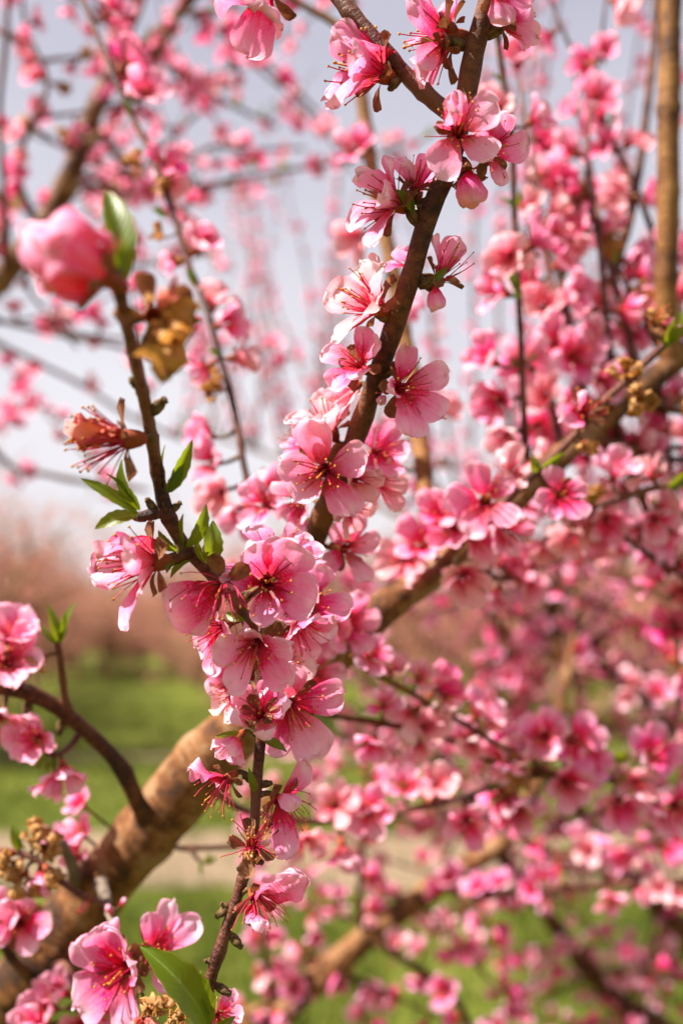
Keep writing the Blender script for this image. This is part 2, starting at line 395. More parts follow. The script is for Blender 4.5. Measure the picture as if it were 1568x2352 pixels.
PET_LO = {m: [petal_mb(200 + i, 5, 5, a0=26, a1=-16 + 14 * (i % 4), cup=0.2 + 0.15 * (i % 3), ruf=0.0018, edge=0.0012).mesh('petal_small', [M[m]]) for i in range(7)] for m in ('petal', 'petal_pale', 'petal_deep')}
STAMEN = [stamen_mb(300 + i).mesh('stamen', SM) for i in range(32)]
STAMEN_D = [stamen_mb(340 + i, 1.0, 1.1, 1.2, 1.4).mesh('stamen_drooping', SM) for i in range(22)]
def cluster_mb(seed, n, **k):
    b = MB()
    for i in range(n): b.add_mb(stamen_mb(seed * 50 + i, **k), Matrix())
    return b
STAMENS = [cluster_mb(10 + i, 22).mesh('stamen_cluster', SM) for i in range(4)]
PISTIL = pistil_mb().mesh('pistil', [M['pistil']])
SEPAL = [petal_mb(400 + i, 4, 5, Lp=0.0080, W=0.0062, a0=20, a1=-25 + 22 * i, cup=0.5, ruf=0.0004, edge=0.0003).mesh('sepal', [M['sepal']]) for i in range(3)]
LEAVES = [leaf_mb(i, 1.0, 0.235 + 0.03 * (i % 3), bend=25 + 22 * (i % 3), fold=0.42 + 0.22 * (i % 2)).mesh('leaf', [M['leaf']]) for i in range(6)]
def bud_mb(seed):
    b = MB(); rr = random.Random(seed)
    for ring, (n, ln, r, z) in enumerate([(4, 0.0034, 0.0014, 0.0), (4, 0.0036, 0.0011, 0.0012), (3, 0.0034, 0.0006, 0.0022)]):
        for k in range(n):
            a = 2 * math.pi * (k + 0.5 * ring) / n + rr.uniform(-.2, .2)
            b.add_mb(petal_mb(seed * 9 + k, 4, 4, Lp=ln, W=0.0042, a0=70, a1=112, cup=0.9, ruf=0.0002, edge=0.0002),
                     Matrix.Translation((r * math.cos(a), r * math.sin(a), z)) @ Matrix.Rotation(a - math.pi / 2, 4, 'Z'))
    lathe(b, [(0.0016, -0.004), (0.0024, -0.001), (0.0023, 0.0015), (0.0013, 0.0040), (0.0001, 0.0050)], 8, 0)
    return b
BUD = [bud_mb(i).mesh('bud', [M['bud']]) for i in range(3)]
def calyx_mb(sepals=True):
    b = MB(); lathe(b, CUP, 10, 0)
    lathe(b, [(0.0010, -0.0085), (0.0011, -0.0058)], 6, 0)
    if sepals:
        for k in range(5):
            a = R(72 * k + 36)
            b.add_mb(petal_mb(500 + k, 4, 4, Lp=0.0060, W=0.0044, a0=15, a1=-30, cup=0.4, ruf=0.0004, mi=1), Matrix.Translation((0.0025 * math.cos(a), 0.0025 * math.sin(a), -0.0006)) @ Matrix.Rotation(a - math.pi / 2, 4, 'Z'))
    return b
CALYX = calyx_mb().mesh('calyx', [M['calyx'], M['sepal']])
def petal_matrix(az, tilt, s=1.0, w=1.0, r=0.0022):
    a = R(az)
    return Matrix.Translation((r * math.cos(a), r * math.sin(a), 0.0002)) @ Matrix.Rotation(a - math.pi / 2, 4, 'Z') @ Matrix.Rotation(R(tilt), 4, 'X') @ Matrix.Diagonal((s * w, s, s, 1))
def far_blossom_mb(seed, tiltr=(0, 40), n=5, pm=0, stem=True):
    """a whole blossom in one light mesh, for blossoms that are out of focus: slots petal, stamen, calyx"""
    rr = random.Random(seed); b = MB()
    for k in range(n):
        b.add_mb(petal_mb(seed * 7 + k, 4, 4, a0=26, a1=rr.uniform(-20, 35), cup=0.3, ruf=0.0020, edge=0.0012),
                 petal_matrix(72 * k + rr.uniform(-12, 12), rr.uniform(*tiltr), rr.uniform(0.85, 1.08)))
    for k in range(12):
        a = rr.uniform(0, 6.28); t = R(rr.uniform(8, 46)); e = Vector((math.sin(t) * math.cos(a), math.sin(t) * math.sin(a), math.cos(t))) * rr.uniform(0.007, 0.011)
        tube(b, [Vector((0.001 * math.cos(a), 0.001 * math.sin(a), -0.001)), e], [0.0006, 0.0006], 3, 1, True)
    lathe(b, [(0.0008, -0.0085), (0.0012, -0.0060), (0.0026, -0.0028), (0.0029, -0.0002), (0.0018, -0.001)], 6, 2)
    return b
FAR = []
for i in range(14):
    tr = [(-5, 25), (10, 40), (25, 60), (45, 75)][i % 4]
    FAR.append(far_blossom_mb(600 + i, tr, 5 if i % 5 else 3))
FAR_ME = {m: [b.mesh('blossom_small', [M[m], M['filament'], M['calyx']]) for b in FAR] for m in ('petal', 'petal_pale', 'petal_deep')}
FAR_DRY = []
for i in range(4):
    b = MB(); rr = random.Random(900 + i)
    for k in range(5):
        b.add_mb(petal_mb(700 + i * 6 + k, 4, 4, Lp=0.011, W=0.010, a0=20, a1=60, cup=0.5, crumple=0.005), petal_matrix(72 * k, rr.uniform(0, 60)))
    lathe(b, [(0.0008, -0.0085), (0.0012, -0.0060), (0.0026, -0.0028), (0.0029, -0.0002), (0.0018, -0.001)], 6, 1)
    FAR_DRY.append(b.mesh('blossom_dry', [M['dry'], M['calyx']]))

# ---------------------------------------------------------------- the setting
def sheet(name, x0, x1, y0, y1, nx, ny, zf, mat, wav=0.0):
    b = MB(); verts = []; uvs = []
    for j in range(ny + 1):
        for i in range(nx + 1):
            x = x0 + (x1 - x0) * i / nx; y = y0 + (y1 - y0) * j / ny
            if wav and j in (0, ny): y += wav * (noise.noise(Vector((x * 0.6, j * 5, 2))) + 0.5 * noise.noise(Vector((x * 2.3, j * 5, 9))))
            verts.append((x, y, zf(x, y))); uvs.append((x, y))
    faces = [(j * (nx + 1) + i, j * (nx + 1) + i + 1, (j + 1) * (nx + 1) + i + 1, (j + 1) * (nx + 1) + i) for j in range(ny) for i in range(nx)]
    b.add(verts, faces, uvs)
    o = link(name, b.mesh(name, [mat])); o['kind'] = 'structure'; return o
sheet('ground', -400, 400, -60, 700, 8, 8, lambda x, y: 0.0, M['ground'])
def mound(x, y): return 0.012 + 0.015 * noise.noise(Vector((x * 0.8, y * 0.8, 0)))
sheet('dirt_path', -30, 30, 6.2, 7.9, 240, 4, mound, M['dirt'], 0.28)
sheet('dirt_strip', -30, 30, 12.3, 12.9, 240, 2, mound, M['dirt'], 0.30)

def grass():
    b = MB(); rr = random.Random(5); n = 0
    while n < 15000:
        y = 3.0 + 19 * rr.random() ** 1.25; x = rr.uniform(-1, 1) * (0.6 + 0.42 * y)
        if 6.4 < y < 7.7 and rr.random() > 0.05: continue
        if noise.noise(Vector((x * 0.9, y * 0.9, 1))) < -0.25 and rr.random() > 0.3: continue
        n += 1; k = 1 + 0.7 * noise.noise(Vector((x * 0.7, y * 0.7, 5)))
        for q in range(5):
            a = rr.uniform(0, 6.28); h = rr.uniform(0.05, 0.11) * k; px, py = x + rr.gauss(0, .03), y + rr.gauss(0, .03)
            dx, dy = math.cos(a) * 0.005, math.sin(a) * 0.005; lx, ly = rr.gauss(0, .03), rr.gauss(0, .03)
            b.add([(px - dx, py - dy, 0), (px + dx, py + dy, 0), (px + lx, py + ly, h)], [(0, 1, 2)], [(0, 0), (1, 0), (.5, 1)])
    o = link('grass', b.mesh('grass', [M['grass']])); o['kind'] = 'stuff'
    o['label'] = 'short green orchard grass on both sides of the dirt path'; o['category'] = 'grass'
grass()

# far orchard trees
def far_tree_meshes(seed):
    rr = random.Random(seed); wood = MB(); twigs = MB(); crown = MB()
    tips = []
    def walk(p, d, ln, r, n, up):
        pts = [p.copy()]
        for i in range(n):
            d = (d + Vector((rr.gauss(0, .16), rr.gauss(0, .16), rr.gauss(0, .10) + up))).normalized()
            p = p + d * ln / n; pts.append(p.copy())
        return pts, d
    tr, _ = walk(Vector((0, 0, -0.05)), Vector((0, 0, 1)), 0.65, 0.07, 3, 0.1)
    tube(wood, tr, [0.10, 0.085, 0.08, 0.075], 8)
    for k in range(6):
        a = k * math.pi / 3 + rr.uniform(-.3, .3)
        pts, d = walk(tr[-1], Vector((math.cos(a), math.sin(a), 0.75)).normalized(), rr.uniform(1.3, 1.8), 0.05, 6, 0.05)
        tube(wood, pts, [0.055 - 0.006 * i for i in range(7)], 6)
        for j in range(1, 7):
            for q in range(7):
                a2 = rr.uniform(0, 6.28)
                ln = rr.uniform(0.45, 1.1) if rr.random() < 0.72 else rr.uniform(1.2, 2.0)
                tp, _ = walk(pts[j], Vector((math.cos(a2), math.sin(a2), rr.uniform(-0.5, 1.3))).normalized(), ln, 0.01, 4, 0.08)
                tube(twigs, tp, [0.012, 0.010, 0.008, 0.006, 0.004], 3)
                for i in range(int(ln * 26)):
                    t = rr.uniform(0.05, 1) * 4; i0 = min(3, int(t)); p = tp[i0].lerp(tp[i0 + 1], t - i0) + Vector((rr.gauss(0, .03), rr.gauss(0, .03), rr.gauss(0, .03)))
                    s = rr.uniform(0.016, 0.026); nrm = Vector((rr.gauss(0, 1), rr.gauss(0, 1), rr.gauss(0, 1))).normalized()
                    e1 = nrm.orthogonal().normalized() * s; e2 = nrm.cross(e1); c = nrm * s * 0.5
                    crown.add([p, p + e1 + c, p + e2 + c, p - e1 + c, p - e2 + c], [(0, 1, 2), (0, 2, 3), (0, 3, 4), (0, 4, 1)], [(0, 0)] * 5, 1 if rr.random() < 0.13 else 0)
    return wood.mesh('far_trunk', [M['far_bark']]), twigs.mesh('far_twigs', [M['far_bark']]), crown.mesh('far_crown', [M['far_petal'], M['far_leaf']])
FT = [far_tree_meshes(40 + i) for i in range(4)]
yaw = math.atan2(280 - 784, FPX); rd = Vector((math.sin(yaw), math.cos(yaw), 0)); rp = Vector((math.cos(yaw), -math.sin(yaw), 0))
rr = random.Random(3)
far = []
for off in (-11.0, -6.6, -2.2, 2.2, 6.6, 11.0, 15.4, 19.8, 24.2):
    t = (12.5 if off < 0 else 13.5 if off < 3 else 9.5) + rr.uniform(0, 1)
    while t < 60:
        far.append((rd * t + rp * off, 'beside' if abs(off) < 3 else 'rows')); t += rr.uniform(3.0, 3.8)
for k in range(6): far.append((rd * (33 + k * 1.5) + rp * rr.uniform(-1.5, 1.5), 'end'))
FARLAB = {'beside': ('dull pink flowering peach tree bordering the grass lane beyond the dirt path', 'peach trees along the grass lane'),
          'rows': ('dull pink flowering peach tree in the far orchard rows away from the grass lane', 'peach trees in the far orchard rows'),
          'end': ('hazy pink peach tree closing the far end of the grass lane', 'peach trees at the end of the lane')}
for p, kind in far:
    if p.y < 9.2 or abs(p.x) > 0.36 * p.y + 2.0: continue
    w, tw, cr = FT[rr.randrange(4)]
    e = link('orchard_tree', None, None, Matrix.Translation((p.x, p.y, 0)) @ Matrix.Rotation(rr.uniform(0, 6.28), 4, 'Z') @ Matrix.Scale(rr.uniform(1.12, 1.42), 4))
    e['label'], e['group'] = FARLAB[kind]; e['category'] = 'tree'
    link('trunk', w, e)
    o = link('twigs', tw, e); o['kind'] = 'stuff'
    o = link('crown', cr, e); o['kind'] = 'stuff'

# ---------------------------------------------------------------- near trees
class Tree:
    def __init__(s, base, label, maxb=300):
        s.base = Vector(base); s.inv = Matrix.Translation(-s.base)
        s.root = link('peach_tree', None, None, Matrix.Translation(s.base))
        s.root['label'] = label; s.root['category'] = 'tree'
        s.auto = []; s.n = 0; s.maxb = maxb
class Branch: pass
BR = []
def branch(tree, name, ctrl, mat, sides=10, knots=0.016, rough=0.05, step=None, world=False, end=0.8, bumpk=0.22):
    """ctrl: (x px, y px, depth m, width px) or world points (Vector, radius m)"""
    c = [(p[0], p[1]) for p in ctrl] if world else [(P(x, y, d), w * d / FPX / 2) for x, y, d, w in ctrl]
    rmax = max(r for _, r in c)
    sp = spline(c, step or max(0.003, rmax * 0.7)); pts = []; rads = []; ln = 0; sd = random.random() * 90
    for i, (p, r) in enumerate(sp):
        if i: ln += (p - sp[i - 1][0]).length
        k = 1 + rough * noise.noise(Vector((ln / max(rmax, .002) * 0.6, sd, 0)))
        if knots:
            ph = (ln / knots + 0.3 * math.sin(ln / knots * 1.7 + sd)) % 1.0
            k += bumpk * math.exp(-((ph - 0.5) * knots / max(0.0022, r * 0.55)) ** 2)
        wob = r * 0.18
        pts.append(p + Vector((noise.noise(Vector((ln / (rmax * 9), sd, 3))), noise.noise(Vector((ln / (rmax * 9), sd, 6))), noise.noise(Vector((ln / (rmax * 9), sd, 9))))) * wob); rads.append(r * k)
    mb = MB(); tube(mb, [p - tree.base for p in pts], rads, sides)
    if sides >= 10:      # unevenness of the bark as relief of the mesh itself
        amp = 0.07
        out = []
        for i, v in enumerate(mb.v):
            c0 = pts[i // sides] - tree.base; d = Vector(v) - c0
            out.append(tuple(c0 + d * (1 + amp * noise.noise(Vector(v) * (0.9 / rmax)) + amp * 0.6 * noise.noise(Vector(v) * (2.6 / rmax)))))
        mb.v = out
    o = link(name, mb.mesh(name, [M[mat]]), tree.root)
    b = Branch(); b.tree = tree; b.pts = pts; b.rads = rads; b.obj = o; b.px = [proj(p) for p in pts]
    BR.append(b); return b
def near(br, x, y):
    i = min(range(len(br.pts)), key=lambda k: (br.px[k][0] - x) ** 2 + (br.px[k][1] - y) ** 2)
    return i
def face_matrix(C, f, roll=0.0):
    Z = f.normalized(); X = RIGHT - Z * RIGHT.dot(Z)
    if X.length < 0.25: X = -FWD - Z * (-FWD).dot(Z)
    X.normalize(); Y = Z.cross(X)
    m = Matrix((X, Y, Z)).transposed().to_4x4(); m.translation = C
    return m @ Matrix.Rotation(R(roll), 4, 'Z')
def bezier(a, b, c, d, n):
    return [a * (1 - t) ** 3 + b * 3 * t * (1 - t) ** 2 + c * 3 * t * t * (1 - t) + d * t ** 3 for t in [i / n for i in range(n + 1)]]

def blossom(br, x, y, size, face, petals=None, form='open', tilt=8, roll=0, dd=-0.004, hero=0, stamens='up', pale=0, name='blossom', sep=5, age=''):
    """a blossom on branch br whose heart is seen at (x, y); size px across when open; petals: list of (azimuth, tilt, length, width, form)"""
    tree = br.tree; i = near(br, x, y); Q = br.pts[i]; d = br.px[i][2] + dd
    C = P(x, y, d); s = size * d / FPX / 0.0345; Mx = face_matrix(C, cdir(face), roll)
    rr = random.Random(int(x * 7 + y * 13)); Ms = Mx @ Matrix.Scale(s, 4); inv = Ms.inverted()
    # the blossom's own mesh: calyx cup and pedicel down to the branch
    mb = MB(); lathe(mb, CUP, 12 if hero else 8, 0)
    q = inv @ Q; lq = q.length
    pd = bezier(Vector((0, 0, -0.0055)), Vector((0, 0, -0.0055 - 0.3 * lq)), q * 0.85 + Vector((0, 0, -0.1 * lq)), q, 6)
    tube(mb, pd, [0.0012, 0.0012, 0.0013, 0.0014, 0.0016, 0.0019, 0.0022], 7, 1)
    bo = link(name, mb.mesh(name, [M['calyx'], M['bud']]), tree.root, tree.inv @ Ms)
    hi = hero or size > 150
    if petals is None:
        petals = [(72 * k + rr.uniform(-12, 12), tilt + rr.uniform(-10, 14), rr.uniform(0.90, 1.08), rr.uniform(0.88, 1.08), form) for k in range(5)]
    for (az, tl, ls, ws, fm) in petals:
        pool = PET_HI[fm] if (hi or fm not in ('open',)) else PET_LO['petal_pale' if pale else 'petal']
        me = rr.choice(pool)
        po = link('petal', me, bo, petal_matrix(az, tl, ls, ws))
        if pale and hi:
            po.material_slots[0].link = 'OBJECT'; po.material_slots[0].material = M['petal_pale']
    if hi:
        for k in range(sep):
            link('sepal', SEPAL[k % 3], bo, Matrix.Translation((0, 0, -0.0010)) @ petal_matrix(72 * k + 36 + rr.uniform(-9, 9), rr.uniform(-15, 15) + (30 if form == 'cup' else 0), rr.uniform(0.9, 1.2), 1.0, 0.0024))
    if stamens:
        if hero:
            pool = STAMEN_D if stamens == 'down' else STAMEN
            for k, me in enumerate(rr.sample(pool, min(len(pool), hero if hero > 1 else 22))):
                link('stamen', me, bo, Matrix.Rotation(rr.uniform(-.3, .3), 4, 'Z'))
            link('pistil', PISTIL, bo, Matrix.Rotation(rr.uniform(0, 6), 4, 'Z'))
        else:
            o = link('stamens', rr.choice(STAMENS), bo); o['kind'] = 'stuff'
    tree.n += 1
    if (C - Q).length > 0.03: print('LONG', int(x), int(y), round((C - Q).length, 3))
    return bo
def withered(br, x, y, size, face, fm='dry', n=6, dd=-0.003, stamens=None):
    rr = random.Random(int(x + y)); 
    pts = [(rr.uniform(0, 360), rr.uniform(-10, 60), rr.uniform(0.8, 1.25), rr.uniform(0.8, 1.2), fm) for k in range(n)]
    return blossom(br, x, y, size, face, pts, dd=dd, stamens=stamens, name='withered_blossom', hero=0)
def leaf(br, x0, y0, x1, y1, wpx, dd0=0.0, dd1=-0.004, roll=0, v=0, depth=None):
    """a leaf from its stalk at (x0, y0) on the branch to its tip at (x1, y1)"""
    i = near(br, x0, y0); d = br.px[i][2] if depth is None else depth
    a = P(x0, y0, d + dd0); b = P(x1, y1, d + dd1); Y = (b - a); ln = Y.length; Y.normalize()
    Z = -FWD - Y * (-FWD).dot(Y); Z.normalize(); X = Y.cross(Z)
    m = Matrix((X, Y, Z)).transposed().to_4x4(); m.translation = a
    w = wpx * d / FPX / 0.25
    return link('leaf', LEAVES[v % 6], br.tree.root, br.tree.inv @ m @ Matrix.Rotation(R(roll), 4, 'Y') @ Matrix.Diagonal((w, ln * 1.03, (w + ln) / 2, 1)))
def bud(br, x, y, size, face):
    i = near(br, x, y); Q = br.pts[i]; C = P(x, y, br.px[i][2]); f = cdir(face)
    C = Q.lerp(C, 0.9); s = size * br.px[i][2] / FPX / 0.0075
    return link('bud', BUD[int(x) % 3], br.tree.root, br.tree.inv @ face_matrix(C, f) @ Matrix.Scale(s, 4))

A = Tree((-0.86, 0.70, 0.0), 'near peach tree with thick golden brown limbs and sharp pink blossoms close at hand')
B = Tree((-1.25, 1.15, 0.0), 'peach tree whose tan leaning limb and dark wiry twigs spread against the sky')
C_ = Tree((1.25, 1.75, 0.0), 'blossom-laden peach tree with dark sloping limbs and tall upright pink shoots behind the near tree')
D = Tree((2.05, 5.0, 0.0), 'peach tree with small soft pink blossoms farther off behind the upright shoots')

# --- tree A: trunk and limbs
TRUNK_A = branch(A, 'trunk', [(Vector((-0.86, .70, -.05)), .085), (Vector((-0.86, .70, .1)), .070), (Vector((-0.85, .70, .40)), .060), (Vector((-0.82, .70, .62)), .050)], 'limb', 18, 0, 0.1, world=True)
def wpt(x, y, d, w): return (P(x, y, d), w * d / FPX / 2)
LIMB = branch(A, 'limb', [(Vector((-0.83, .70, .55)), .040), (Vector((-0.55, .64, .92)), .030)] + [wpt(*q) for q in [(-60, 2400, .585, 160), (70, 2250, .575, 153), (240, 2030, .56, 147), (400, 1840, .55, 141), (530, 1690, .54, 138), (650, 1590, .53, 119), (780, 1485, .53, 93), (890, 1385, .54, 80), (1010, 1300, .56, 65), (1130, 1190, .585, 60), (1260, 1070, .60, 58), (1400, 945, .615, 56), (1568, 815, .63, 52), (1750, 660, .65, 45)]], 'limb', 24, 0.085, 0.08, 0.006, True, bumpk=0.12)
LIMB2 = branch(A, 'limb', [(Vector((-0.83, .71, .52)), .036), (Vector((-0.45, .85, .80)), .026)] + [wpt(*q) for q in [(480, 2450, 1.0, 68), (640, 2335, 1.0, 63), (800, 2190, 1.0, 59), (900, 2110, 1.0, 53), (1040, 2010, 1.0, 50), (1160, 1930, 1.0, 42), (1210, 1850, 1.0, 37), (1260, 1720, 1.02, 29), (1300, 1560, 1.05, 24), (1330, 1400, 1.1, 18)]], 'limb', 16, 0.09, 0.10, 0.006, True, bumpk=0.2)
U = branch(A, 'branch', [(650, 1590, .53, 66), (672, 1450, .50, 61), (695, 1310, .455, 58), (735, 1200, .43, 51), (800, 1050, .41, 46), (845, 920, .40, 45), (900, 760, .385, 48), (940, 640, .378, 46), (985, 490, .372, 46), (1035, 370, .37, 46), (1068, 240, .368, 48), (1090, 120, .366, 48), (1120, 10, .365, 46), (1150, -110, .365, 42)], 'branch', 16, 0.034, 0.06, bumpk=0.16)
V = branch(A, 'branch', [(1062, 282, .369, 39), (1000, 235, .368, 39), (930, 170, .367, 37), (870, 105, .366, 37), (800, 25, .366, 37), (745, -40, .366, 33), (680, -85, .366, 30), (610, -90, .366, 25)], 'twig', 14, 0.026, 0.05)
T = branch(A, 'branch', [(440, 2560, .40, 29), (468, 2400, .37, 29), (480, 2270, .366, 27), (512, 2160, .366, 27), (545, 2060, .367, 26), (570, 1975, .368, 26), (583, 1900, .37, 24), (588, 1830, .372, 24), (595, 1740, .374, 26), (600, 1660, .374, 27), (602, 1580, .374, 27), (590, 1490, .373, 27), (560, 1410, .370, 29), (520, 1355, .366, 30), (462, 1295, .358, 30), (415, 1240, .352, 32), (382, 1175, .346, 35), (362, 1085, .338, 30), (345, 985, .327, 29), (330, 910, .318, 28), (312, 830, .292, 30), (292, 740, .272, 30), (270, 650, .252, 32), (262, 620, .249, 24)], 'twig', 14, 0.021, 0.05)
G = branch(A, 'branch', [(1000, 1300, .565, 40), (985, 1210, .60, 41), (968, 1040, .63, 41), (950, 880, .65, 40), (925, 760, .66, 38), (900, 620, .67, 36), (875, 500, .68, 34), (852, 380, .69, 32), (834, 240, .70, 31), (815, 100, .70, 29), (800, -60, .70, 25)], 'ochre', 14, 0.05, 0.06)
G2 = branch(A, 'twig', [(812, 95, .70, 22), (770, 55, .70, 20), (710, 20, .70, 17), (640, -20, .70, 14)], 'ochre', 8, 0.03)
RV = branch(A, 'branch', [(1545, 845, .628, 53), (1531, 700, .62, 51), (1533, 500, .615, 50), (1536, 250, .61, 49), (1540, -60, .61, 48)], 'ochre', 16, 0.07, 0.05)
K = branch(A, 'twig', [(985, 1330, .545, 34), (1020, 1290, .53, 26), (1055, 1250, .52, 22), (1165, 1148, .51, 20), (1212, 1100, .50, 20), (1290, 1030, .50, 19), (1378, 930, .50, 19), (1425, 885, .50, 18), (1510, 805, .50, 18), (1580, 750, .50, 16), (1660, 690, .50, 14)], 'twig', 10, 0.024)
VT = branch(A, 'twig', [(1225, 1105, .595, 24), (1206, 1030, .59, 19), (1200, 900, .585, 17), (1195, 780, .58, 16), (1186, 600, .575, 16), (1178, 420, .57, 15), (1172, 300, .565, 17), (1150, 150, .56, 16), (1140, 60, .555, 14), (1120, -60, .55, 12)], 'twig', 8, 0.026)
LT = branch(A, 'twig', [(640, 1330, .50, 20), (600, 1225, .53, 16), (565, 1090, .55, 16), (540, 950, .56, 16), (500, 800, .57, 16), (470, 690, .58, 16), (430, 600, .59, 15), (395, 480, .60, 15), (345, 350, .61, 15), (285, 230, .62, 15), (235, 110, .63, 14), (190, 0, .64, 14), (150, -80, .65, 13)], 'twig', 8, 0.03)
LW = branch(A, 'branch', [(345, 1880, .545, 53), (318, 1845, .53, 41), (275, 1758, .52, 36), (195, 1675, .51, 34), (105, 1608, .50, 36), (20, 1580, .49, 39), (-80, 1570, .48, 34)], 'branch', 12, 0.03)
LS = branch(A, 'twig', [(165, 1650, .505, 26), (150, 1600, .50, 18), (142, 1540, .49, 16), (135, 1490, .485, 16), (132, 1465, .485, 14)], 'twig', 8, 0.02)
LS2 = branch(A, 'twig', [(190, 1675, .51, 20), (160, 1715, .50, 14), (125, 1735, .49, 14), (105, 1722, .49, 12)], 'twig', 8, 0.02)
Qs = branch(A, 'twig', [(232, 2030, .535, 34), (243, 2060, .50, 24), (250, 2085, .49, 20), (264, 2140, .47, 15), (300, 2235, .435, 15), (335, 2310, .42, 16), (365, 2420, .41, 16)], 'grey', 8, 0.02)
QL = branch(A, 'twig', [(252, 2082, .49, 15), (200, 2060, .49, 14), (150, 2030, .49, 15), (100, 1985, .49, 15), (50, 1960, .49, 15), (-30, 1950, .49, 12)], 'twig', 8, 0.022)
QS = branch(A, 'twig', [(175, 2040, .55, 34), (165, 1985, .53, 28), (145, 1945, .52, 24), (128, 1925, .52, 18)], 'grey', 8, 0.02)
QR = branch(A, 'twig', [(110, 2230, .56, 26), (150, 2215, .535, 16), (172, 2260, .53, 15), (184, 2330, .53, 14), (180, 2420, .53, 14)], 'twig', 8, 0.022)
QF = branch(A, 'twig', [(90, 2260, .56, 30), (40, 2215, .53, 22), (5, 2170, .52, 18), (-60, 2120, .51, 16)], 'branch', 8, 0.022)
R1 = branch(A, 'twig', [(800, 1505, .52, 22), (850, 1540, .53, 16), (960, 1602, .56, 14), (1080, 1672, .59, 14), (1165, 1722, .61, 13), (1260, 1765, .63, 13)], 'ochre', 8, 0.03)
R2 = branch(A, 'twig', [(680, 1590, .53, 24), (760, 1640, .55, 17), (900, 1665, .57, 16), (1040, 1702, .60, 15), (1130, 1748, .61, 15), (1230, 1768, .62, 18), (1400, 1790, .63, 18), (1590, 1832, .64, 16)], 'branch', 8, 0.03)
R3 = branch(A, 'twig', [(470, 1800, .56, 26), (560, 1860, .59, 16), (700, 1885, .61, 15), (840, 1878, .62, 15), (960, 1855, .62, 15), (1070, 1828, .62, 15), (1150, 1800, .625, 14), (1260, 1775, .63, 14)], 'twig', 8, 0.03)
R4 = branch(A, 'twig', [(360, 1915, .57, 26), (400, 1945, .60, 13), (470, 1948, .62, 12), (560, 1943, .64, 11), (640, 1930, .66, 10)], 'twig', 8, 0.03)
R4b = branch(A, 'twig', [(436, 1948, .61, 10), (455, 1975, .61, 9), (470, 1982, .61, 7)], 'twig', 6, 0.02)
R5 = branch(A, 'twig', [(1215, 1100, .60, 18), (1300, 1172, .58, 17), (1440, 1138, .57, 17), (1568, 1102, .56, 17), (1680, 1080, .55, 15)], 'twig', 8, 0.03)
R6 = branch(A, 'twig', [(1050, 1270, .575, 20), (1150, 1330, .65, 14), (1270, 1290, .70, 14), (1400, 1235, .73, 13), (1568, 1175, .76, 12), (1660, 1150, .78, 10)], 'twig', 8, 0.03)
R7 = branch(A, 'twig', [(1330, 1010, .61, 22), (1390, 1042, .63, 20), (1470, 1052, .64, 19), (1600, 1056, .65, 16)], 'twig', 8, 0.03)
R8 = branch(A, 'twig', [(1180, 1915, 1.0, 22), (1250, 1955, .96, 20), (1330, 1960, .92, 18), (1460, 1940, .88, 17), (1600, 1900, .85, 14)], 'twig', 8, 0.03)
R9 = branch(A, 'twig', [(1010, 2030, 1.0, 20), (1080, 2062, .95, 16), (1200, 2045, .92, 17), (1330, 2034, .90, 17), (1470, 2030, .88, 17), (1620, 2028, .86, 14)], 'twig', 8, 0.03)
R10 = branch(A, 'twig', [(838, 2160, 1.0, 20), (826, 2060, .98, 15), (832, 1960, .97, 13), (836, 1850, .96, 11), (850, 1740, .96, 9)], 'branch', 8, 0.03)
R11 = branch(A, 'twig', [(850, 2150, 1.0, 22), (910, 2195, .98, 17), (1000, 2255, .97, 18), (1060, 2320, .96, 18), (1100, 2420, .96, 16)], 'branch', 8, 0.03)
R12 = branch(A, 'twig', [(590, 2380, 1.0, 24), (622, 2300, .98, 14), (610, 2200, .97, 12), (604, 2090, .96, 10)], 'branch', 8, 0.03)
R13 = branch(A, 'twig', [(560, 2260, 1.02, 8), (470, 2220, .80, 10), (380, 2200, .70, 9), (330, 2185, .66, 8)], 'twig', 6, 0.03) if False else None

R14 = branch(A, 'twig', [(1372, 968, .61, 24), (1335, 880, .615, 15), (1312, 780, .62, 14), (1272, 670, .63, 13), (1245, 550, .64, 12), (1232, 420, .65, 11), (1215, 260, .66, 10)], 'twig', 8, 0.026)
R15 = branch(A, 'branch', [(1420, 925, .618, 34), (1385, 800, .66, 24), (1402, 660, .70, 22), (1445, 500, .73, 21), (1475, 330, .76, 20), (1500, 120, .79, 18), (1510, -60, .8, 16)], 'branch', 8, 0.04)
# --- tree A: blossoms of the twig in focus
b5 = lambda **k: None
blossom(T, 588, 2062, 185, (.45, -.25, .85), [(58, 30, 1.5, 1.25, 'ruffle'), (232, 30, 0.95, 0.95, 'curl')], stamens='down', hero=20, roll=0, dd=-.007)
blossom(T, 580, 1938, 215, (.05, .62, .75), [], hero=22, dd=-.008)
withered(T, 590, 1958, 90, (.05, -.2, 1.0), 'dry', 3, dd=-.009)
blossom(T, 640, 1838, 180, (.55, -.25, .75), [(95, 42, 1.05, 0.72, 'cup'), (35, -12, 1.12, 1.08, 'open'), (262, 10, 1.35, 0.95, 'open')], stamens='down', hero=22, dd=-.004)
blossom(T, 522, 1792, 175, (-.62, -.42, .5), [(150, 35, 1.0, 1.0, 'ruffle'), (250, -25, 1.05, .8, 'open')], stamens='down', hero=22)
blossom(T, 662, 1618, 225, (.32, -.05, .95), [(8, 10, 1.08, .95, 'open'), (88, 18, .95, .85, 'open'), (150, 22, .9, 1., 'open'), (-60, 4, 1.15, 1.05, 'open'), (-120, 8, 1., .9, 'open')], hero=20, dd=.010)
blossom(T, 598, 1640, 175, (-.15, .55, .8), hero=22, dd=-.006, form='cup', tilt=0)
blossom(T, 548, 1695, 130, (-.45, -.65, .5), hero=0, form='open', tilt=25)
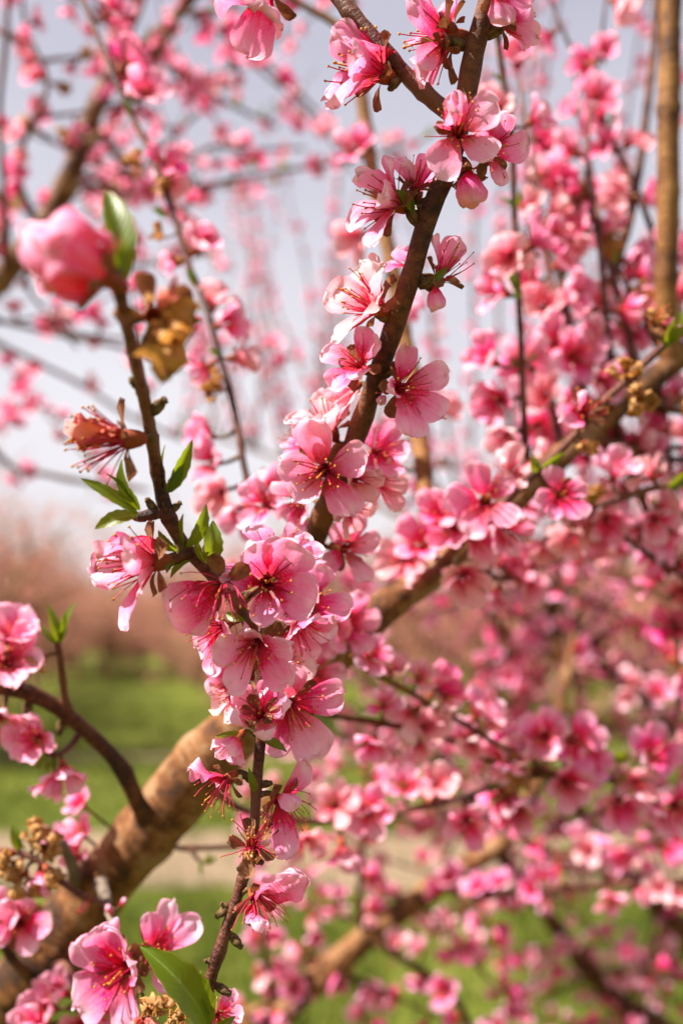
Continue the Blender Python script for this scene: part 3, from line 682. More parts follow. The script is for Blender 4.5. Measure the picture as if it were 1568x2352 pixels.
blossom(T, 590, 1478, 215, (.05, -.38, .9), [(165, 14, 1.05, 1.05, 'open'), (110, 40, .75, 1., 'ruffle'), (28, 20, .95, 1., 'open'), (-48, 18, 1.05, .95, 'open'), (228, 26, 1.1, .8, 'open')], hero=24, dd=-.012)
blossom(T, 612, 1340, 250, (.16, .05, .98), [(8 - 24, 16, 1.04, 1.15, 'open'), (62, 18, 1.06, 1.25, 'open'), (118, 22, 1.0, .85, 'open'), (172, 28, .92, .8, 'ruffle'), (-98, 24, .98, .72, 'open')], hero=24, dd=-.010)
blossom(T, 512, 1345, 245, (-.12, -.30, .9), [(203, -4, 1.12, 1.25, 'open'), (228, -14, 1.2, .8, 'open')], hero=22, stamens='down', dd=-.016)
blossom(T, 640, 1290, 200, (.15, .75, .5), [(60, 10, 1., 1.1, 'ruffle'), (130, 10, 1.05, 1., 'open'), (15, 5, 1., .9, 'open')], hero=0, dd=.004)
blossom(T, 695, 1385, 200, (.45, .25, .8), hero=18, dd=.030)
blossom(T, 680, 1430, 190, (.35, -.62, .6), hero=0, dd=.024, tilt=22)
blossom(T, 505, 1440, 190, (-.62, -.15, .5), hero=0, dd=.018)
blossom(T, 560, 1560, 165, (-.45, -.35, .6), hero=0, dd=.022)
blossom(T, 640, 1545, 175, (.35, .3, .7), hero=0, dd=.026, pale=1)
blossom(T, 545, 1590, 150, (-.6, .1, .5), hero=0, dd=.02, pale=1)
blossom(T, 352, 1292, 285, (-.88, -.05, .42), [(95, 28, 1.0, .9, 'curl'), (20, 35, .9, .9, 'open'), (190, 40, 1.05, 1.0, 'ruffle'), (270, 22, 1.1, 1.05, 'open'), (-30, 25, .8, .8, 'open')], hero=24, stamens='up', dd=-.004)
blossom(T, 285, 1010, 310, (-.92, -.1, .3), [(95, 50, 1.1, .9, 'wither'), (165, 60, .95, .8, 'wither')], hero=32, stamens='up', dd=-.006)
blossom(T, 244, 638, 300, (-.86, .46, .22), [(72 * k + 15, (0, 9, -6, 12, 4)[k], (1., 1.08, .94, 1.1, .98)[k], 1.05, 'bulb') for k in range(5)], hero=0, stamens=None, dd=-.004, name='opening_bud', tilt=0)
blossom(T, 352, 725, 300, (.35, -.2, .9), [(-12, 12, 1.0, 1.5, 'dry'), (-88, 0, 1.25, 1.1, 'dry'), (-50, 30, .9, 1., 'dry'), (62, 20, .75, .9, 'wither'), (110, 20, .5, .8, 'dry')], stamens=None, dd=-.004, name='withered_blossom')
for q in [(512, 2092, 34, (-.8, -.5, .3)), (520, 2080, 26, (-.8, .4, .3)), (544, 2160, 34, (.7, -.7, .3)), (484, 2208, 26, (-.8, .3, .4)), (514, 2272, 36, (.8, -.3, .4)), (316, 882, 46, (-.3, .2, .9)), (362, 935, 48, (.7, .6, .3)), (345, 1162, 34, (-.4, .7, .5)), (312, 1190, 34, (-.9, .2, .3)), (404, 1165, 30, (.7, .6, .3)), (372, 1292, 40, (-.9, 0, .3)), (425, 1272, 34, (-.2, .9, .3)), (485, 1300, 34, (.6, .6, .4)), (575, 1790, 34, (-.7, .5, .4)), (610, 1800, 30, (.8, .2, .4)), (560, 1985, 30, (-.6, -.4, .5)), (590, 1975, 30, (.8, -.2, .4))]:
    bud(T, *q)
SPUR = branch(A, 'twig', [(388, 1172, .346, 30), (352, 1180, .345, 27), (314, 1186, .343, 24)], 'twig', 10, 0.012)
SPUR2 = branch(A, 'twig', [(438, 1268, .354, 28), (405, 1282, .352, 26), (360, 1292, .350, 24)], 'branch', 10, 0.010)
for q in [(318, 1182, 192, 1096, 34, 40, 0), (320, 1172, 268, 1062, 38, -30, 1), (316, 1185, 212, 1203, 30, 30, 2), (322, 1172, 250, 1085, 24, 60, 3),
          (384, 1132, 447, 1016, 32, 30, 1), (380, 1130, 372, 1026, 24, -50, 0), (386, 1130, 420, 1070, 26, 10, 4),
          (428, 1256, 486, 1168, 30, 45, 2), (424, 1256, 416, 1184, 24, -40, 3), (478, 1292, 497, 1202, 40, 25, 5), (474, 1294, 446, 1232, 28, -35, 0), (408, 1264, 360, 1228, 28, -40, 4), (440, 1290, 388, 1318, 24, 60, 1), (400, 1285, 380, 1308, 18, 30, 2),
          (566, 1692, 498, 1688, 22, 40, 0), (610, 1700, 655, 1722, 22, -30, 1), (585, 1820, 575, 1770, 16, 20, 2), (520, 1410, 560, 1425, 22, 0, 3)]:
    leaf(T, q[0], q[1], q[2], q[3], q[4], -.003, -.008, q[5], q[6])
leaf(T, 278, 660, 258, 415, 70, -.002, .004, 35, 1); leaf(T, 268, 640, 205, 568, 44, -.002, -.006, -20, 2); leaf(T, 280, 650, 285, 520, 40, 0, 0, -50, 3)
leaf(T, 478, 2362, 352, 2168, 72, -.006, -.016, 48, 5); leaf(T, 480, 2330, 440, 2240, 46, -.006, -.004, -35, 2); leaf(T, 470, 2380, 540, 2340, 26, -.004, -.004, 0, 1)
withered(T, 420, 2330, 110, (-.3, .5, .8), 'dry', 6, dd=.0); blossom(T, 500, 2330, 110, (.5, .4, .6), dd=.015)

# --- blossoms of the upper branch in focus
blossom(U, 1052, 305, 215, (-.02, .02, 1), [(158, 30, .95, .75, 'curl'), (105, 48, .85, .8, 'ruffle'), (28, 24, .98, 1.15, 'open'), (-48, 10, 1.0, .95, 'open'), (-118, 8, 1.12, 1.0, 'open')], hero=24, dd=-.017)
blossom(U, 1118, 348, 190, (.45, -.25, .8), [(5, -2, 1.1, .95, 'open'), (80, 20, .95, .9, 'open'), (-75, 10, .8, .8, 'open'), (130, 10, .9, .9, 'open')], hero=16, dd=-.002)
blossom(U, 1072, 398, 190, (.05, -.95, .25), [(80, 52, 1.1, 1.0, 'cup'), (200, 60, 1., .9, 'cup'), (320, 60, 1., .9, 'cup')], hero=0, dd=.0, stamens=None)
blossom(U, 908, 468, 225, (-.72, .22, .5), [(100, 30, 1.05, .95, 'curl'), (30, 40, .9, .9, 'open'), (180, 20, 1.05, 1., 'open'), (250, 14, 1.1, 1., 'open'), (-40, 30, .9, .9, 'open')], hero=18, dd=-.002)
blossom(U, 952, 432, 170, (.1, .85, .45), [(150, 30, 1.1, 1., 'open'), (60, 20, 1.1, .9, 'open'), (230, 35, .9, .9, 'open')], hero=22, dd=.002)
blossom(U, 960, 440, 150, (.05, .85, .2), [(90, 15, 1.3, 1., 'open'), (30, 15, 1.1, .9, 'open')], hero=0, dd=.012, stamens=None)
blossom(U, 866, 706, 245, (-.75, .42, .42), hero=22, form='open', tilt=22, dd=-.002, pale=1)
blossom(U, 1012, 636, 200, (.45, .55, .3), [(100, 30, 1.15, .8, 'cup'), (160, 30, .9, .9, 'open')], hero=16, dd=.004)
blossom(U, 998, 660, 150, (.05, -.9, .3), [(90, 50, 1.05, .7, 'cup'), (200, 60, .9, .8, 'cup')], stamens=None, dd=.004)
blossom(U, 950, 610, 150, (-.3, .5, .1), [(90, 20, 1.1, 1., 'open'), (150, 10, 1., 1., 'open')], stamens=None, dd=.014)
blossom(U, 826, 838, 170, (-.35, .42, .82), hero=20, tilt=16, dd=-.004)
blossom(U, 918, 892, 205, (.40, .05, .9), [(100, 25, 1., .75, 'open'), (20, 10, 1.05, .85, 'open'), (-40, 14, 1.1, 1., 'open'), (-88, 10, 1.2, .95, 'open'), (200, 30, .8, .8, 'open')], hero=20, dd=-.006)
blossom(U, 880, 915, 90, (-.2, -.3, .9), [(72 * k, 72, .9, .8, 'cup') for k in range(4)], stamens=None, name='opening_bud', dd=-.004)
blossom(U, 812, 895, 150, (-.6, -.6, .3), [(200, 40, .9, .8, 'open'), (270, 30, .9, .8, 'open')], stamens=None, pale=1, dd=.004)
blossom(U, 745, 1080, 235, (-.18, -.08, 1), hero=24, tilt=12, dd=-.012, roll=20)
blossom(U, 760, 985, 200, (-.35, .75, .4), hero=18, tilt=26, dd=.004, pale=1)
blossom(U, 705, 1020, 150, (-.5, .6, .3), hero=0, dd=.012)
blossom(U, 815, 1100, 130, (.5, -.2, .8), hero=0, dd=-.002, pale=1, tilt=30)
blossom(U, 860, 1040, 150, (.5, .3, .7), hero=0, dd=.02)
blossom(U, 870, 1110, 140, (.6, -.2, .6), hero=0, dd=.02, pale=1)
blossom(U, 800, 1170, 130, (.5, -.5, .5), hero=0, dd=.01, pale=1)
blossom(U, 690, 1150, 150, (-.5, -.3, .7), hero=0, dd=.012)
blossom(U, 790, 1260, 160, (.5, .1, .8), hero=0, dd=.01)
blossom(U, 610, 1160, 140, (-.5, .2, .7), hero=0, dd=.03)
blossom(U, 1030, 90, 275, (-.72, -.05, -.15), [(90, 14, 1.15, 1.1, 'open'), (20, 12, 1.05, 1., 'open'), (160, 10, 1.1, 1., 'open'), (230, 20, 1., 1., 'open'), (300, 20, 1.05, 1., 'open')], hero=14, dd=.004)
blossom(U, 1030, 60, 190, (-.55, .6, .1), [(90, 10, 1.1, 1.1, 'open'), (150, 10, 1., 1., 'open'), (30, 10, 1., 1., 'open')], hero=0, dd=.002, stamens=None)
blossom(U, 1010, 112, 170, (-.55, -.75, .1), [(90, 60, 1.2, .8, 'open'), (250, 60, 1., .8, 'open')], hero=12, dd=.0)
blossom(U, 1148, 50, 190, (.75, .2, -.1), hero=0, dd=.006, tilt=22)
blossom(U, 1135, -20, 170, (.3, .1, .9), [(-80, 8, 1., 1.15, 'ruffle'), (-20, 8, 1., 1., 'open'), (50, 8, 1., 1., 'open')], hero=0, dd=-.010)
blossom(V, 872, 168, 285, (-.9, .14, .38), [(100, 32, 1.05, .95, 'open'), (40, 30, 1., .95, 'curl'), (185, 36, .95, 1., 'open'), (265, 30, 1.1, 1., 'open'), (-30, 30, .9, .9, 'open')], hero=22, dd=.0)
blossom(V, 612, -14, 250, (-.35, -.75, .3), [(60, 50, 1.15, 1.25, 'ruffle'), (150, 45, 1.0, 1.1, 'ruffle'), (270, 45, 1.1, 1.1, 'open'), (10, 40, 1., 1., 'open')], hero=0, stamens=None, dd=-.004)
for q in [(905, 190, 40, (-.5, -.8, .3)), (888, 175, 36, (-.8, -.5, .3)), (860, 90, 26, (.7, .6, .3))]: bud(V, *q)
for q in [(945, 500, 44, (-.6, .7, .3)), (968, 490, 34, (-.4, .8, .4)), (985, 650, 40, (.8, .3, .4)), (1070, 410, 40, (.6, -.6, .4)), (1050, 100, 44, (-.8, .1, .4)), (1130, 75, 46, (.9, .2, .3)), (880, 860, 44, (.7, .1, .6)), (880, 730, 40, (-.8, .2, .4)), (770, 1110, 40, (.6, -.2, .6)), (700, 1240, 40, (-.7, .4, .5))]: bud(U, *q)
leaf(U, 945, 488, 914, 432, 26, -.004, -.010, 30, 1); leaf(U, 950, 488, 940, 440, 18, -.004, -.006, -30, 2); leaf(U, 985, 650, 1028, 615, 20, -.002, -.004, 20, 3)
# --- golden branch, right branch, front twig
blossom(G, 818, 345, 122, (-.35, .25, .85), tilt=18, hero=0, dd=-.006)
blossom(G, 828, 540, 128, (-.55, -.35, .5), tilt=26, pale=1, dd=-.004)
blossom(G, 1010, 940, 110, (.6, .3, .5), tilt=26, pale=1, dd=-.01); blossom(G, 905, 1010, 120, (-.5, .2, .7), dd=-.01, tilt=20)
blossom(G, 905, 1085, 130, (-.5, -.1, .7), dd=-.01, tilt=20, pale=1); blossom(G, 925, 700, 90, (.7, -.3, .4), dd=-.004, tilt=30)
blossom(K, 1112, 1152, 185, (-.12, .12, 1), [(100, 22, 1., .9, 'open'), (40, 14, .9, .9, 'open'), (175, 14, 1.05, 1., 'open'), (245, 12, 1.05, 1., 'open'), (-40, 16, 1., .9, 'open')], hero=14, dd=-.010)
blossom(K, 1285, 1138, 138, (.08, .02, 1), hero=14, tilt=14, dd=-.004, roll=30)
blossom(K, 1340, 945, 175, (.15, .25, .95), [(215, 10, 1.05, 1.05, 'open'), (150, 50, .8, .8, 'open')], hero=18, dd=-.006)
withered(K, 1440, 862, 110, (-.1, .5, .8)); withered(K, 1465, 905, 120, (.2, -.4, .8), n=8); withered(K, 1345, 1018, 80, (.1, -.4, .8), n=4)
blossom(K, 1500, 738, 120, (.1, .6, .7), [(20, 30, .8, .8, 'dry'), (200, 30, .9, .9, 'dry'), (280, 20, .9, .9, 'dry'), (330, 5, 1.0, .9, 'open')], hero=16, dd=.0)
leaf(K, 1525, 790, 1575, 715, 34, -.004, -.01, 20, 2); leaf(K, 1240, 1075, 1295, 1042, 24, -.004, -.008, 30, 3); leaf(K, 1232, 1085, 1222, 1048, 22, -.004, -.008, -20, 4); leaf(K, 1530, 800, 1550, 760, 26, -.003, -.004, -40, 5)
for q in [(930, 1285, 150, (-.3, .1, .9), 1), (975, 1255, 150, (-.2, .55, .7), 0), (1040, 1215, 150, (-.3, .3, .8), 0), (1062, 1320, 150, (.1, -.5, .8), 1), (1090, 1228, 150, (.3, -.3, .8), 0), (1155, 1215, 130, (.4, -.4, .8), 0), (1165, 1090, 140, (.2, .5, .6), 1), (1020, 1180, 140, (-.5, .5, .6), 0)]:
    blossom(K, q[0], q[1], q[2], q[3], pale=q[4], dd=.004, tilt=22)
for q in [(1130, 830, 140, (-.8, .35, .4), 0), (1150, 918, 150, (-.6, -.15, .75), 0), (1155, 672, 140, (-.75, .2, .4), 0), (1285, 790, 0, 0, 0), (1250, 1010, 0, 0, 0), (1165, 1000, 120, (-.4, -.5, .6), 1), (1220, 280, 110, (.6, .3, .4), 0), (1110, 235, 90, (-.7, .1, .5), 0)]:
    if q[2]: blossom(VT, q[0], q[1], q[2], q[3], pale=q[4], dd=-.004, tilt=26)
for q in [(1190, 690, 1160, 600, 18), (1180, 480, 1150, 450, 16), (1186, 475, 1195, 430, 14), (1170, 260, 1185, 225, 14), (1192, 670, 1180, 640, 16), (1150, 190, 1128, 165, 12)]:
    leaf(VT, *q, -.002, -.004, 20, int(q[0]) % 6)
for q in [(1312, 822, 150, (.25, .2, .9), 0), (1275, 792, 130, (-.5, .3, .7), 0), (1345, 775, 120, (.6, .3, .6), 0), (1250, 705, 120, (-.5, .1, .8), 1), (1300, 690, 130, (.4, .2, .8), 0), (1225, 640, 110, (-.7, .1, .6), 0), (1280, 610, 110, (.6, .3, .6), 0), (1262, 540, 100, (.5, .2, .8), 0), (1220, 480, 100, (-.5, .3, .7), 1), (1370, 880, 130, (.4, -.2, .8), 0), (1250, 400, 90, (.6, .3, .6), 0)]:
    blossom(R14, q[0], q[1], q[2], q[3], pale=q[4], dd=-.004, tilt=24)
for q in [(1440, 760, 130, (.6, .1, .7), 0), (1370, 700, 110, (-.6, .2, .7), 1), (1440, 600, 130, (.5, -.2, .8), 0), (1400, 560, 110, (-.6, .3, .6), 0), (1480, 460, 120, (.6, .1, .7), 0), (1430, 420, 100, (-.6, .2, .6), 1)]:
    blossom(R15, q[0], q[1], q[2], q[3], pale=q[4], dd=-.006, tilt=24)
blossom(R5, 1408, 1092, 130, (.0, .72, .6), tilt=30, dd=-.004); blossom(R5, 1310, 1225, 120, (-.3, -.6, .6), pale=1, tilt=26, dd=.0); blossom(R5, 1390, 1190, 120, (.2, -.4, .8), dd=.01); blossom(R5, 1500, 1190, 120, (.2, -.5, .8), dd=.02)
leaf(R5, 1530, 1120, 1590, 1085, 28, -.004, -.006, 20, 1)
blossom(R5, 1255, 1245, 110, (-.3, -.7, .5), pale=1, tilt=30, dd=.02); blossom(R5, 1470, 1270, 110, (.1, -.7, .5), dd=.05) if False else None
# --- left side twigs
blossom(LW, 18, 1522, 190, (.35, .45, .8), hero=0, tilt=24, dd=-.008); blossom(LW, 30, 1470, 160, (.3, .7, .4), dd=-.002, tilt=30)
blossom(LW, 2, 1650, 150, (.1, -.3, .9), dd=-.004, tilt=16); blossom(LS2, 90, 1695, 145, (-.25, .12, .9), tilt=22); blossom(LS2, 145, 1762, 125, (.25, -.7, .5), tilt=30); blossom(LS2, 120, 1790, 105, (-.1, -.85, .4), tilt=36, dd=.004)
withered(LS, 96, 1512, 90, (-.6, -.3, .5), 'dry', 4)
for q in [(134, 1478, 112, 1386, 24, 30), (136, 1478, 168, 1382, 26, -30), (132, 1480, 92, 1432, 14, 0), (138, 1478, 150, 1410, 18, 50)]: leaf(LS, q[0], q[1], q[2], q[3], q[4], -.001, -.003, q[5], int(q[2]) % 6)
leaf(LS2, 115, 1730, 80, 1770, 18, 0, 0, 20, 1); leaf(LS2, 130, 1740, 100, 1775, 14, 0, 0, 20, 2)
bud(LW, 140, 1668, 36, (-.2, -.9, .3)); bud(LW, 62, 1630, 40, (0, -.9, .3))
blossom(Qs, 292, 2222, 245, (-.35, .10, .92), [(150, 14, 1., 1.05, 'open'), (95, 35, 1.05, 1.15, 'ruffle'), (30, 35, .95, .95, 'open'), (215, 6, 1.15, 1.15, 'open'), (-75, 4, 1.05, .7, 'open')], hero=14, dd=-.014)
blossom(Qs, 348, 2190, 190, (.45, .5, .6), [(75, 12, 1.2, .75, 'open'), (40, 8, 1.25, .8, 'open'), (110, 25, .9, .9, 'open'), (-70, 10, 1.05, .8, 'open')], hero=14, dd=-.012)
withered(Qs, 360, 2310, 120, (.2, .4, .8), 'dry', 7, dd=-.012); withered(Qs, 400, 2350, 120, (.2, .4, .8), 'dry', 7, dd=-.02); withered(Qs, 330, 2340, 90, (.2, -.2, .8), 'wither', 5, dd=-.01)
leaf(Qs, 325, 2280, 298, 2345, 22, -.004, -.004, 30, 1)
blossom(Qs, 255, 2098, 60, (-.2, .8, .4), [(72 * k, 62, .9, .8, 'cup') for k in range(5)], stamens=None, name='opening_bud'); blossom(Qs, 278, 2078, 54, (.5, .7, .4), [(72 * k, 70, 1., .7, 'cup') for k in range(5)], stamens=None, name='opening_bud')
blossom(QF, 48, 2120, 160, (.2, .35, .85), tilt=22, dd=-.012); blossom(QF, 5, 2100, 140, (-.3, .4, .8), tilt=20, dd=-.006); withered(QF, 75, 2165, 90, (.4, -.7, .4), 'dry', 4, dd=-.006)
for q in [(82, 1930), (40, 1985), (22, 1960), (58, 2015), (110, 2000), (100, 1945)]: withered(QL, q[0], q[1], 110, ((q[0] - 60) / 60, (1970 - q[1]) / 40, .7), 'dry', 6)
blossom(QL, 92, 2005, 100, (.2, -.6, .7), dd=.0, tilt=30); withered(QL, 205, 2072, 70, (-.2, -.8, .4), 'wither', 3)
leaf(QL, 45, 1955, 30, 1895, 26, 0, 0, 20, 3); leaf(QL, 60, 1950, 40, 1905, 18, 0, 0, -30, 1)
blossom(QR, 115, 2318, 150, (-.45, .3, .7), tilt=26); blossom(QR, 150, 2280, 120, (-.4, .6, .5), tilt=30); blossom(QR, 225, 2322, 130, (.6, .3, .5), tilt=26); blossom(QR, 90, 2360, 140, (-.5, .1, .7), tilt=22, dd=-.01); blossom(QR, 185, 2355, 120, (.1, -.2, .9), tilt=20)
# --- long twig at the left and lower right twigs
for q in [(468, 560, 100, (.35, .75, .5), 0, 60), (410, 600, 90, (-.7, -.1, .5), 0, 40), (510, 745, 130, (.7, .2, .4), 0, 30), (490, 700, 110, (.2, .8, .4), 1, 30), (480, 1000, 120, (-.6, .2, .6), 0, 30), (495, 1060, 130, (-.5, .1, .7), 0, 26), (510, 1130, 140, (-.4, -.2, .8), 1, 22), (560, 1170, 130, (-.1, -.5, .8), 0, 26), (610, 1130, 130, (.5, .3, .7), 0, 24), (330, 215, 130, (.4, .2, .8), 0, 20), (250, 30, 110, (.5, .3, .6), 0, 30)]:
    blossom(LT, q[0], q[1], q[2], q[3], pale=q[4], tilt=q[5], dd=-.002)
for q in [(315, 375, 80), (385, 432, 70), (370, 540, 70), (478, 905, 80), (405, 605, 60), (490, 870, 60)]: withered(LT, q[0], q[1], q[2], (-.5 if q[0] < 400 else .4, .2, .7), 'dry', 5)
for q in [(390, 500, 348, 478), (300, 270, 290, 225), (372, 500, 362, 470), (445, 660, 430, 610), (505, 820, 480, 800)]: leaf(LT, *q, 15, -.001, -.002, 20, int(q[0]) % 6)
for br, x, y, s, f, pl in [(R3, 850, 1858, 145, (0, .05, 1), 0), (R3, 1072, 1882, 130, (-.1, -.25, .95), 0), (R3, 1180, 1850, 140, (.05, -.45, .85), 0), (R3, 770, 1850, 120, (-.2, .5, .8), 1), (R3, 785, 1945, 130, (.1, -.8, .5), 0), (R3, 930, 1810, 110, (.1, .7, .6), 0), (R3, 1000, 1800, 110, (.2, .6, .6), 1),
                           (R2, 1250, 1690, 150, (-.3, .45, .8), 0), (R2, 1310, 1700, 150, (.2, .3, .9), 0), (R2, 1345, 1745, 120, (.5, .1, .8), 0), (R2, 1418, 1838, 150, (.1, -.55, .8), 0), (R2, 1548, 1850, 150, (.1, -.1, 1), 0), (R2, 1495, 1735, 140, (.1, .4, .85), 0), (R2, 1460, 1790, 110, (-.3, -.3, .8), 1), (R2, 1200, 1730, 110, (-.5, .4, .7), 1), (R2, 960, 1700, 100, (-.2, -.5, .8), 1), (R2, 860, 1700, 110, (-.2, -.6, .7), 0), (R2, 880, 1620, 90, (.1, .6, .7), 0),
                           (R1, 960, 1560, 100, (.1, .7, .6), 1), (R1, 900, 1545, 95, (.2, .6, .7), 1), (R1, 1085, 1705, 90, (-.3, -.5, .7), 1), (R1, 1020, 1600, 95, (.3, .6, .7), 1), (R1, 1120, 1660, 100, (.4, .6, .6), 0), (R1, 850, 1510, 110, (.3, .4, .8), 0)]:
    blossom(br, x, y, s, f, pale=pl, tilt=20, dd=-.006)
withered(R2, 1190, 1770, 120, (-.2, -.1, .9), 'dry', 7); withered(R2, 1415, 1790, 90, (.2, .6, .7), 'dry', 5)
for br, q in [(R2, (1400, 1740, 1450, 1738, 26)), (R3, (1125, 1812, 1145, 1795, 18)), (R3, (1190, 1790, 1215, 1800, 18)), (R3, (1140, 1800, 1120, 1825, 14)), (R3, (1240, 1880, 1200, 1850, 22)), (R4b, (470, 1982, 500, 1970, 10)), (R4b, (462, 1975, 462, 2010, 10)), (R4b, (470, 1980, 485, 1962, 10)), (R8, (1250, 1955, 1235, 1925, 22)), (R9, (1180, 2048, 1200, 2030, 16))]:
    leaf(br, *q, -.002, -.004, 20, int(q[0]) % 6)
for br, x, y, s, f in [(LIMB, 790, 1430, 170, (.5, -.15, .8)), (LIMB, 745, 1445, 150, (-.1, .2, 1)), (LIMB, 720, 1545, 150, (.4, .2, .8)), (LIMB, 190, 1918, 100, (-.4, .6, .6)), (LIMB, 135, 1935, 90, (-.5, .6, .5)), (LIMB, 180, 1968, 90, (-.4, .5, .6)), (LIMB, 190, 1850, 90, (-.5, .6, .5)), (LIMB, 760, 1240, 0, 0)]:
    if s: blossom(LIMB, x, y, s, f, tilt=22, dd=-.035 if x > 600 else -.01)
print('hand blossoms', A.n)

# --- procedural shoots
def grow(tree, start, d, ln, r, mat='twig', up=0.05, wander=0.10, n=6, sides=6, name='twig', seed=0):
    rr = random.Random(seed); p = start.copy(); ctrl = [(p.copy(), r * 1.35)]; d = d.normalized()
    for i in range(n):
        d = (d + Vector((rr.gauss(0, wander), rr.gauss(0, wander), rr.gauss(0, wander) + up))).normalized()
        p = p + d * (ln / n); ctrl.append((p.copy(), r * (1 - 0.65 * (i + 1) / n)))
    return branch(tree, name, ctrl, mat, sides, 0.03, world=True, step=0.012)
def populate(br, gap, t0=0.08, pale=0.2, deep=0.15, dry=0.08, lf=0.08, seed=0, multi=1.5, t1=1.0):
    rr = random.Random(seed); acc = 0; n = len(br.pts)
    for i in range(1, n - 1):
        acc += (br.pts[i] - br.pts[i - 1]).length
        if i < n * t0 or i > n * t1 or acc < gap * rr.uniform(0.6, 1.4): continue
        acc = 0; t = (br.pts[i + 1] - br.pts[i - 1]).normalized()
        for q in range(1 + (rr.random() < multi - 1) + (rr.random() < (multi - 1) * 0.4)):
            v = Vector((rr.gauss(0, 1), rr.gauss(0, 1), rr.gauss(0, 1))); v = (v - t * v.dot(t) * 0.8).normalized()
            Cc = br.pts[i] + v * (br.rads[i] + 0.0075); z = (v + Vector((0, 0, rr.uniform(-.2, .5))) - FWD * 0.25).normalized()
            u = rr.random(); s = rr.uniform(0.80, 1.12)
            Mx = face_matrix(br.pts[i] + v * br.rads[i] * 0.6 + z * 0.0085 * s, z, rr.uniform(0, 360)) @ Matrix.Scale(s, 4)
            if u < dry: kind = ('dry', rr.randrange(4))
            elif u < dry + lf:
                kind = ('leaf', rr.randrange(6)); Y = (v * 0.6 + Vector((0, 0, .8))).normalized(); X = Y.orthogonal().normalized(); Z = X.cross(Y)
                Mx = Matrix((X, Y, Z)).transposed().to_4x4(); Mx.translation = br.pts[i]; l_ = rr.uniform(.015, .026); Mx = Mx @ Matrix.Diagonal((l_ * 1.1, l_, l_, 1))
            else: kind = ('petal_pale' if u > 1 - pale else 'petal_deep' if u > 1 - pale - deep else 'petal', rr.randrange(14))
            tree_spec(br.tree, Mx, kind)
def tree_spec(tree, Mx, kind):
    x, y, d = proj(Mx.translation)
    vis = -60 < x < 1628 and -60 < y < 2412 and d > 0.1
    if d < 0.45 and -200 < x < 1768: return
    tree.auto.append((0 if vis else 1, d, len(tree.auto), Mx, kind))
def flush(tree, petals_until=0):
    tree.auto.sort(key=lambda q: q[:3]); stuff = {}
    nb = tree.n; nl = 0
    for vis, d, _, Mx, (k, vi) in tree.auto:
        if k == 'leaf':
            if nl < 250 and vis == 0:
                nl += 1; link('leaf', LEAVES[vi], tree.root, tree.inv @ Mx)
            continue
        if nb < tree.maxb and vis == 0:
            nb += 1
            if k == 'dry': link('withered_blossom', FAR_DRY[vi], tree.root, tree.inv @ Mx)
            elif nb < petals_until:
                rr = random.Random(nb); bo = link('blossom', CALYX, tree.root, tree.inv @ Mx); tl = rr.uniform(0, 45)
                for j in range(5): link('petal', rr.choice(PET_LO[k]), bo, petal_matrix(72 * j + rr.uniform(-10, 10), tl + rr.uniform(-12, 12), rr.uniform(.9, 1.08)))
                o = link('stamens', rr.choice(STAMENS), bo); o['kind'] = 'stuff'
            else: link('blossom', FAR_ME[k][vi], tree.root, tree.inv @ Mx)
        elif k != 'dry':
            stuff.setdefault(k, []).append((tree.inv @ Mx, vi))
    for k, lst in stuff.items():
        b = MB()
        for Mx, vi in lst: b.add_mb(FAR[vi], Mx)
        o = link('blossom_mass', b.mesh('blossom_mass', [M[k], M['filament'], M['calyx']]), tree.root); o['kind'] = 'stuff'
    print('tree', tree.root.name, 'parts', nb, 'mass', {k: len(v) for k, v in stuff.items()})

# tree A: more shoots off its right limbs, blossoms along its twigs
rr = random.Random(11)
for br, gap, t0 in [(R1, .05, .35), (R2, .035, .3), (R3, .05, .35), (R5, .035, .35), (R6, .022, .15), (R7, .03, .2), (R8, .022, .1), (R9, .022, .1), (R10, .04, .1), (R11, .03, .1), (R12, .05, .2), (LT, .09, .05), (VT, .10, .1), (R4, .2, .3)]:
    populate(br, gap, t0, seed=rr.randrange(999))
k = 0
for i, (x, y, dx, dz, dyd, ln) in enumerate([(1290, 1045, -.05, 1, .25, .22), (1350, 990, .08, 1, .35, .30), (1420, 930, -.10, 1, .3, .32), (1470, 890, .05, 1, .4, .34), (1530, 840, .0, 1, .5, .36), (1580, 800, -.08, 1, .3, .36),
                                            (1100, 1220, .35, .5, .6, .22), (1180, 1150, .5, .35, .7, .24), (1350, 1000, .7, -.1, .6, .22), (1450, 910, .8, -.3, .4, .2), (1250, 1080, .7, -.5, .5, .2), (1500, 870, .4, -.8, .5, .2), (1400, 950, .3, -.9, .6, .26)]):
    j = near(LIMB, x, y)
    t = grow(A, LIMB.pts[j], Vector((dx, dyd, dz)), ln, .0026, seed=60 + i)
    populate(t, .034 if dz == 1 else .024, .1, seed=70 + i)
for i in range(20):
    j = int(len(LIMB2.pts) * rr.uniform(.45, .97))
    t = grow(A, LIMB2.pts[j], Vector((rr.uniform(-.7, .9), rr.uniform(-.1, .5), rr.uniform(-.7, .9))), rr.uniform(.14, .30), .0024, seed=90 + i, up=0.0)
    populate(t, .026, .1, seed=120 + i)

